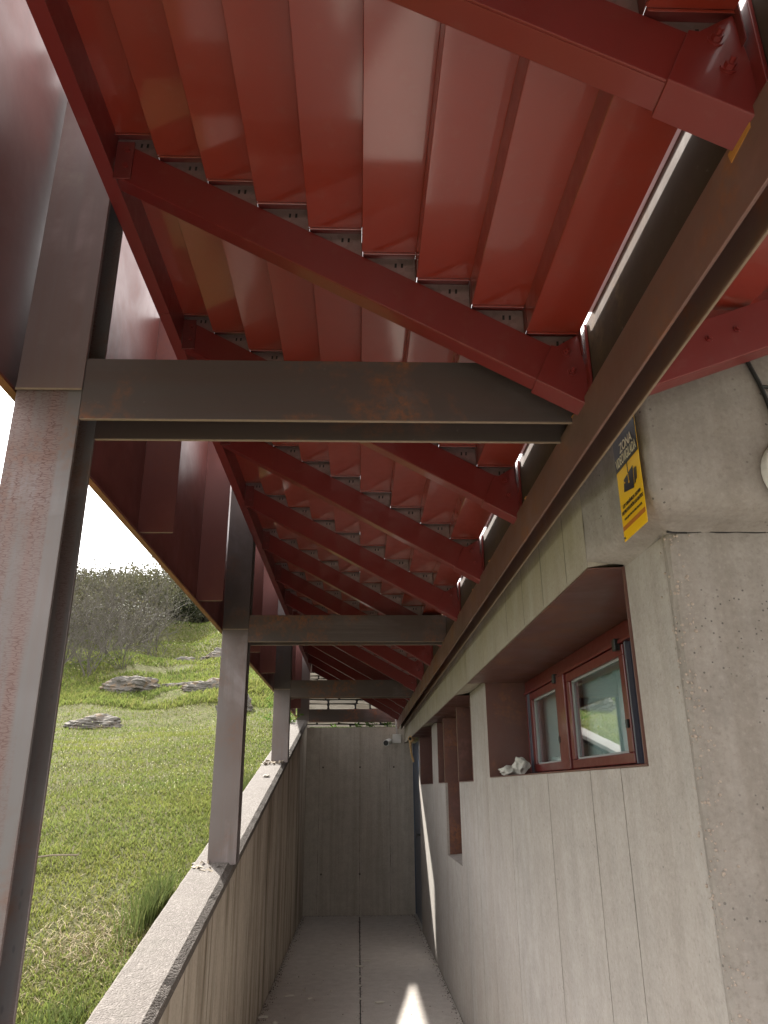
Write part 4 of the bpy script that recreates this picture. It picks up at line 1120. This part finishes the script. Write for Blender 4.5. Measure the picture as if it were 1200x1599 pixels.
# grey leafless broom shrubs on the left of the slope
A = shrub_kind('bare_shrub', 'thin leafless grey shrub standing in the grass right of the nearest column', 'shrub', 'leafless grey shrubs on the slope', 3, 2.3, .9, 260, .03, M['bush'], .017, 8, upright=.35)
place(A, [(-5.5, 18.0, .6, 2.2), (-6.1, 17.6, .9, 0), (-7.2, 18.4, .9, 5.1), (-6.3, 19.4, 1.0, .9), (-7.4, 19.6, .95, 2), (-6.9, 21.5, 1.2, 4), (-5.9, 22.6, .85, 1), (-8.6, 21.5, 1.2, 3), (-8.0, 24.0, 1.2, 5), (-7.0, 25.5, 1.2, 2.5), (-9.5, 24.5, 1.3, 1.4), (-9.9, 20.5, 1.1, .4), (-11, 23, 1.3, 2.2)])
A['label'] = 'smallest leafless grey shrub, lowest on the slope, beside the big grey slanting rock'
B = shrub_kind('grey_shrub', 'dense grey-brown shrub in the thicket covering the upper hillside', 'shrub', 'shrubs of the thicket on the upper hillside', 9, 2.2, 1.1, 2600, .05, M['bush'], .016, 8, sp=.16)
pts = []
for k in range(95):
    y = rs.uniform(27, 42); x = -y * rs.uniform(.12, .58)
    if y < 30 and x > -.27 * y: continue
    pts.append((x, y, rs.uniform(.75, 1.25), rs.uniform(0, 6)))
place(B, pts)
Cc = shrub_kind('olive_shrub', 'greener leafy shrub among the grey ones of the thicket', 'shrub', 'greener shrubs of the thicket', 14, 2.0, 1.0, 3200, .055, M['darkbush'], .016, 7, sp=.2)
place(Cc, [(-y_ * rs.uniform(.14, .55), y_, rs.uniform(.6, 1.1), rs.uniform(0, 6)) for y_ in [rs.uniform(28, 41) for _ in range(18)]])
Dd = shrub_kind('flowering_shrub', 'shrub with white blossom at the foot of the thicket', 'shrub', 'white-flowering shrubs below the thicket', 22, 1.7, .9, 900, .04, M['bush'], .014, 6, flowers=150)
place(Dd, [(-8.2, 27.5, .95, 0), (-7.5, 27.0, .75, 2), (-11.0, 27.5, .8, 4), (-8.9, 28.4, .8, 3)],
      labels=['taller shrub with white blossom at the foot of the thicket', 'small white-flowering shrub nearest the open grass', 'white-flowering shrub farthest left, beside the nearest column', 'white-flowering shrub behind the taller one'])
Rr = shrub_kind('ridge_tree', 'dark bushy tree on the ridge against the white sky', 'tree', 'dark trees along the ridge', 31, 2.4, .6, 4200, .07, M['darkbush'], .03, 6, sp=.22)
place(Rr, [(-13.2, 40.5, 1.15, 0), (-12.6, 41, .8, 1), (-11.6, 40.5, .95, 2), (-11.0, 41, 1.0, 3), (-10.2, 41, .85, 4), (-9.4, 41, .95, 5), (-8.6, 41, .8, .5), (-7.8, 41, .9, 1.5), (-14.4, 41, .7, 2.5), (-15.5, 41, .8, 3.5), (-7.0, 41, .8, 2), (-16.8, 41, .8, 2), (-18.5, 41, .9, 2), (-6.0, 41, .8, 2.9), (-20.5, 41, .9, 1.2)])
Rr['label'] = 'tallest dark tree on the ridge, standing out against the white sky'

# leafy weeds by the far column and on the end wall
def weed(x, y, z, n_, s, label, seed):
    r_ = np.random.RandomState(seed); t = thing('leafy_weed', label, 'plant', (x, y, z), 'weeds at the end wall')
    segs = []; tips = []
    for k in range(max(3, n_ // 8)):
        q = np.array([r_.normal(0, s * .25), r_.normal(0, .02), 0.]); d = np.array([r_.normal(0, .4), r_.normal(0, .3), 1.])
        for i in range(4):
            q2 = q + d / np.linalg.norm(d) * s * .25; segs.append([*q, *q2, .002, .0015]); tips.append(q2); q = q2; d = d + r_.normal(0, .35, 3)
    V, F = tubes3(segs); me = bpy.data.meshes.new('stems'); me.from_pydata(V.tolist(), [], F.tolist()); me.materials.append(M['weed']); o = link(bpy.data.objects.new('stems', me)); o.parent = t
    o = link(bpy.data.objects.new('foliage', leaves_mesh('foliage', np.array(tips), n_ * 4, .018, M['weed'], r_, .025))); o.parent = t
weed(.15, 11.40, 2.415, 26, .13, 'small green weed on top of the end wall, above its middle', 1)
weed(.02, 11.38, 2.415, 12, .07, 'tiny weed on the end wall left of the taller one', 2)
weed(.42, 11.40, 2.415, 14, .09, 'small weed on the end wall beside the conduit', 3)
weed(-.35, 11.42, 2.415, 8, .04, 'very low weed on the left half of the end wall', 6)
weed(-1.08, 11.6, float(gz(-1.08, 11.6)), 70, .42, 'tall leafy weed between the third and farthest columns', 4)
weed(-1.0, 11.0, float(ctop(11.0)) - .02, 40, .22, 'leafy weed at the foot of the farthest column', 5)
x = nr.uniform(-.7, .62, 2600); y = nr.uniform(11.305, 11.5, 2600); P = np.stack([x, y, np.full(2600, 2.412)], -1)
blades('moss', P, nr.uniform(.004, .022, 2600), np.full(2600, .006), M['weed'], .8, label='thin moss and seedlings along the top of the end wall', cat='moss')
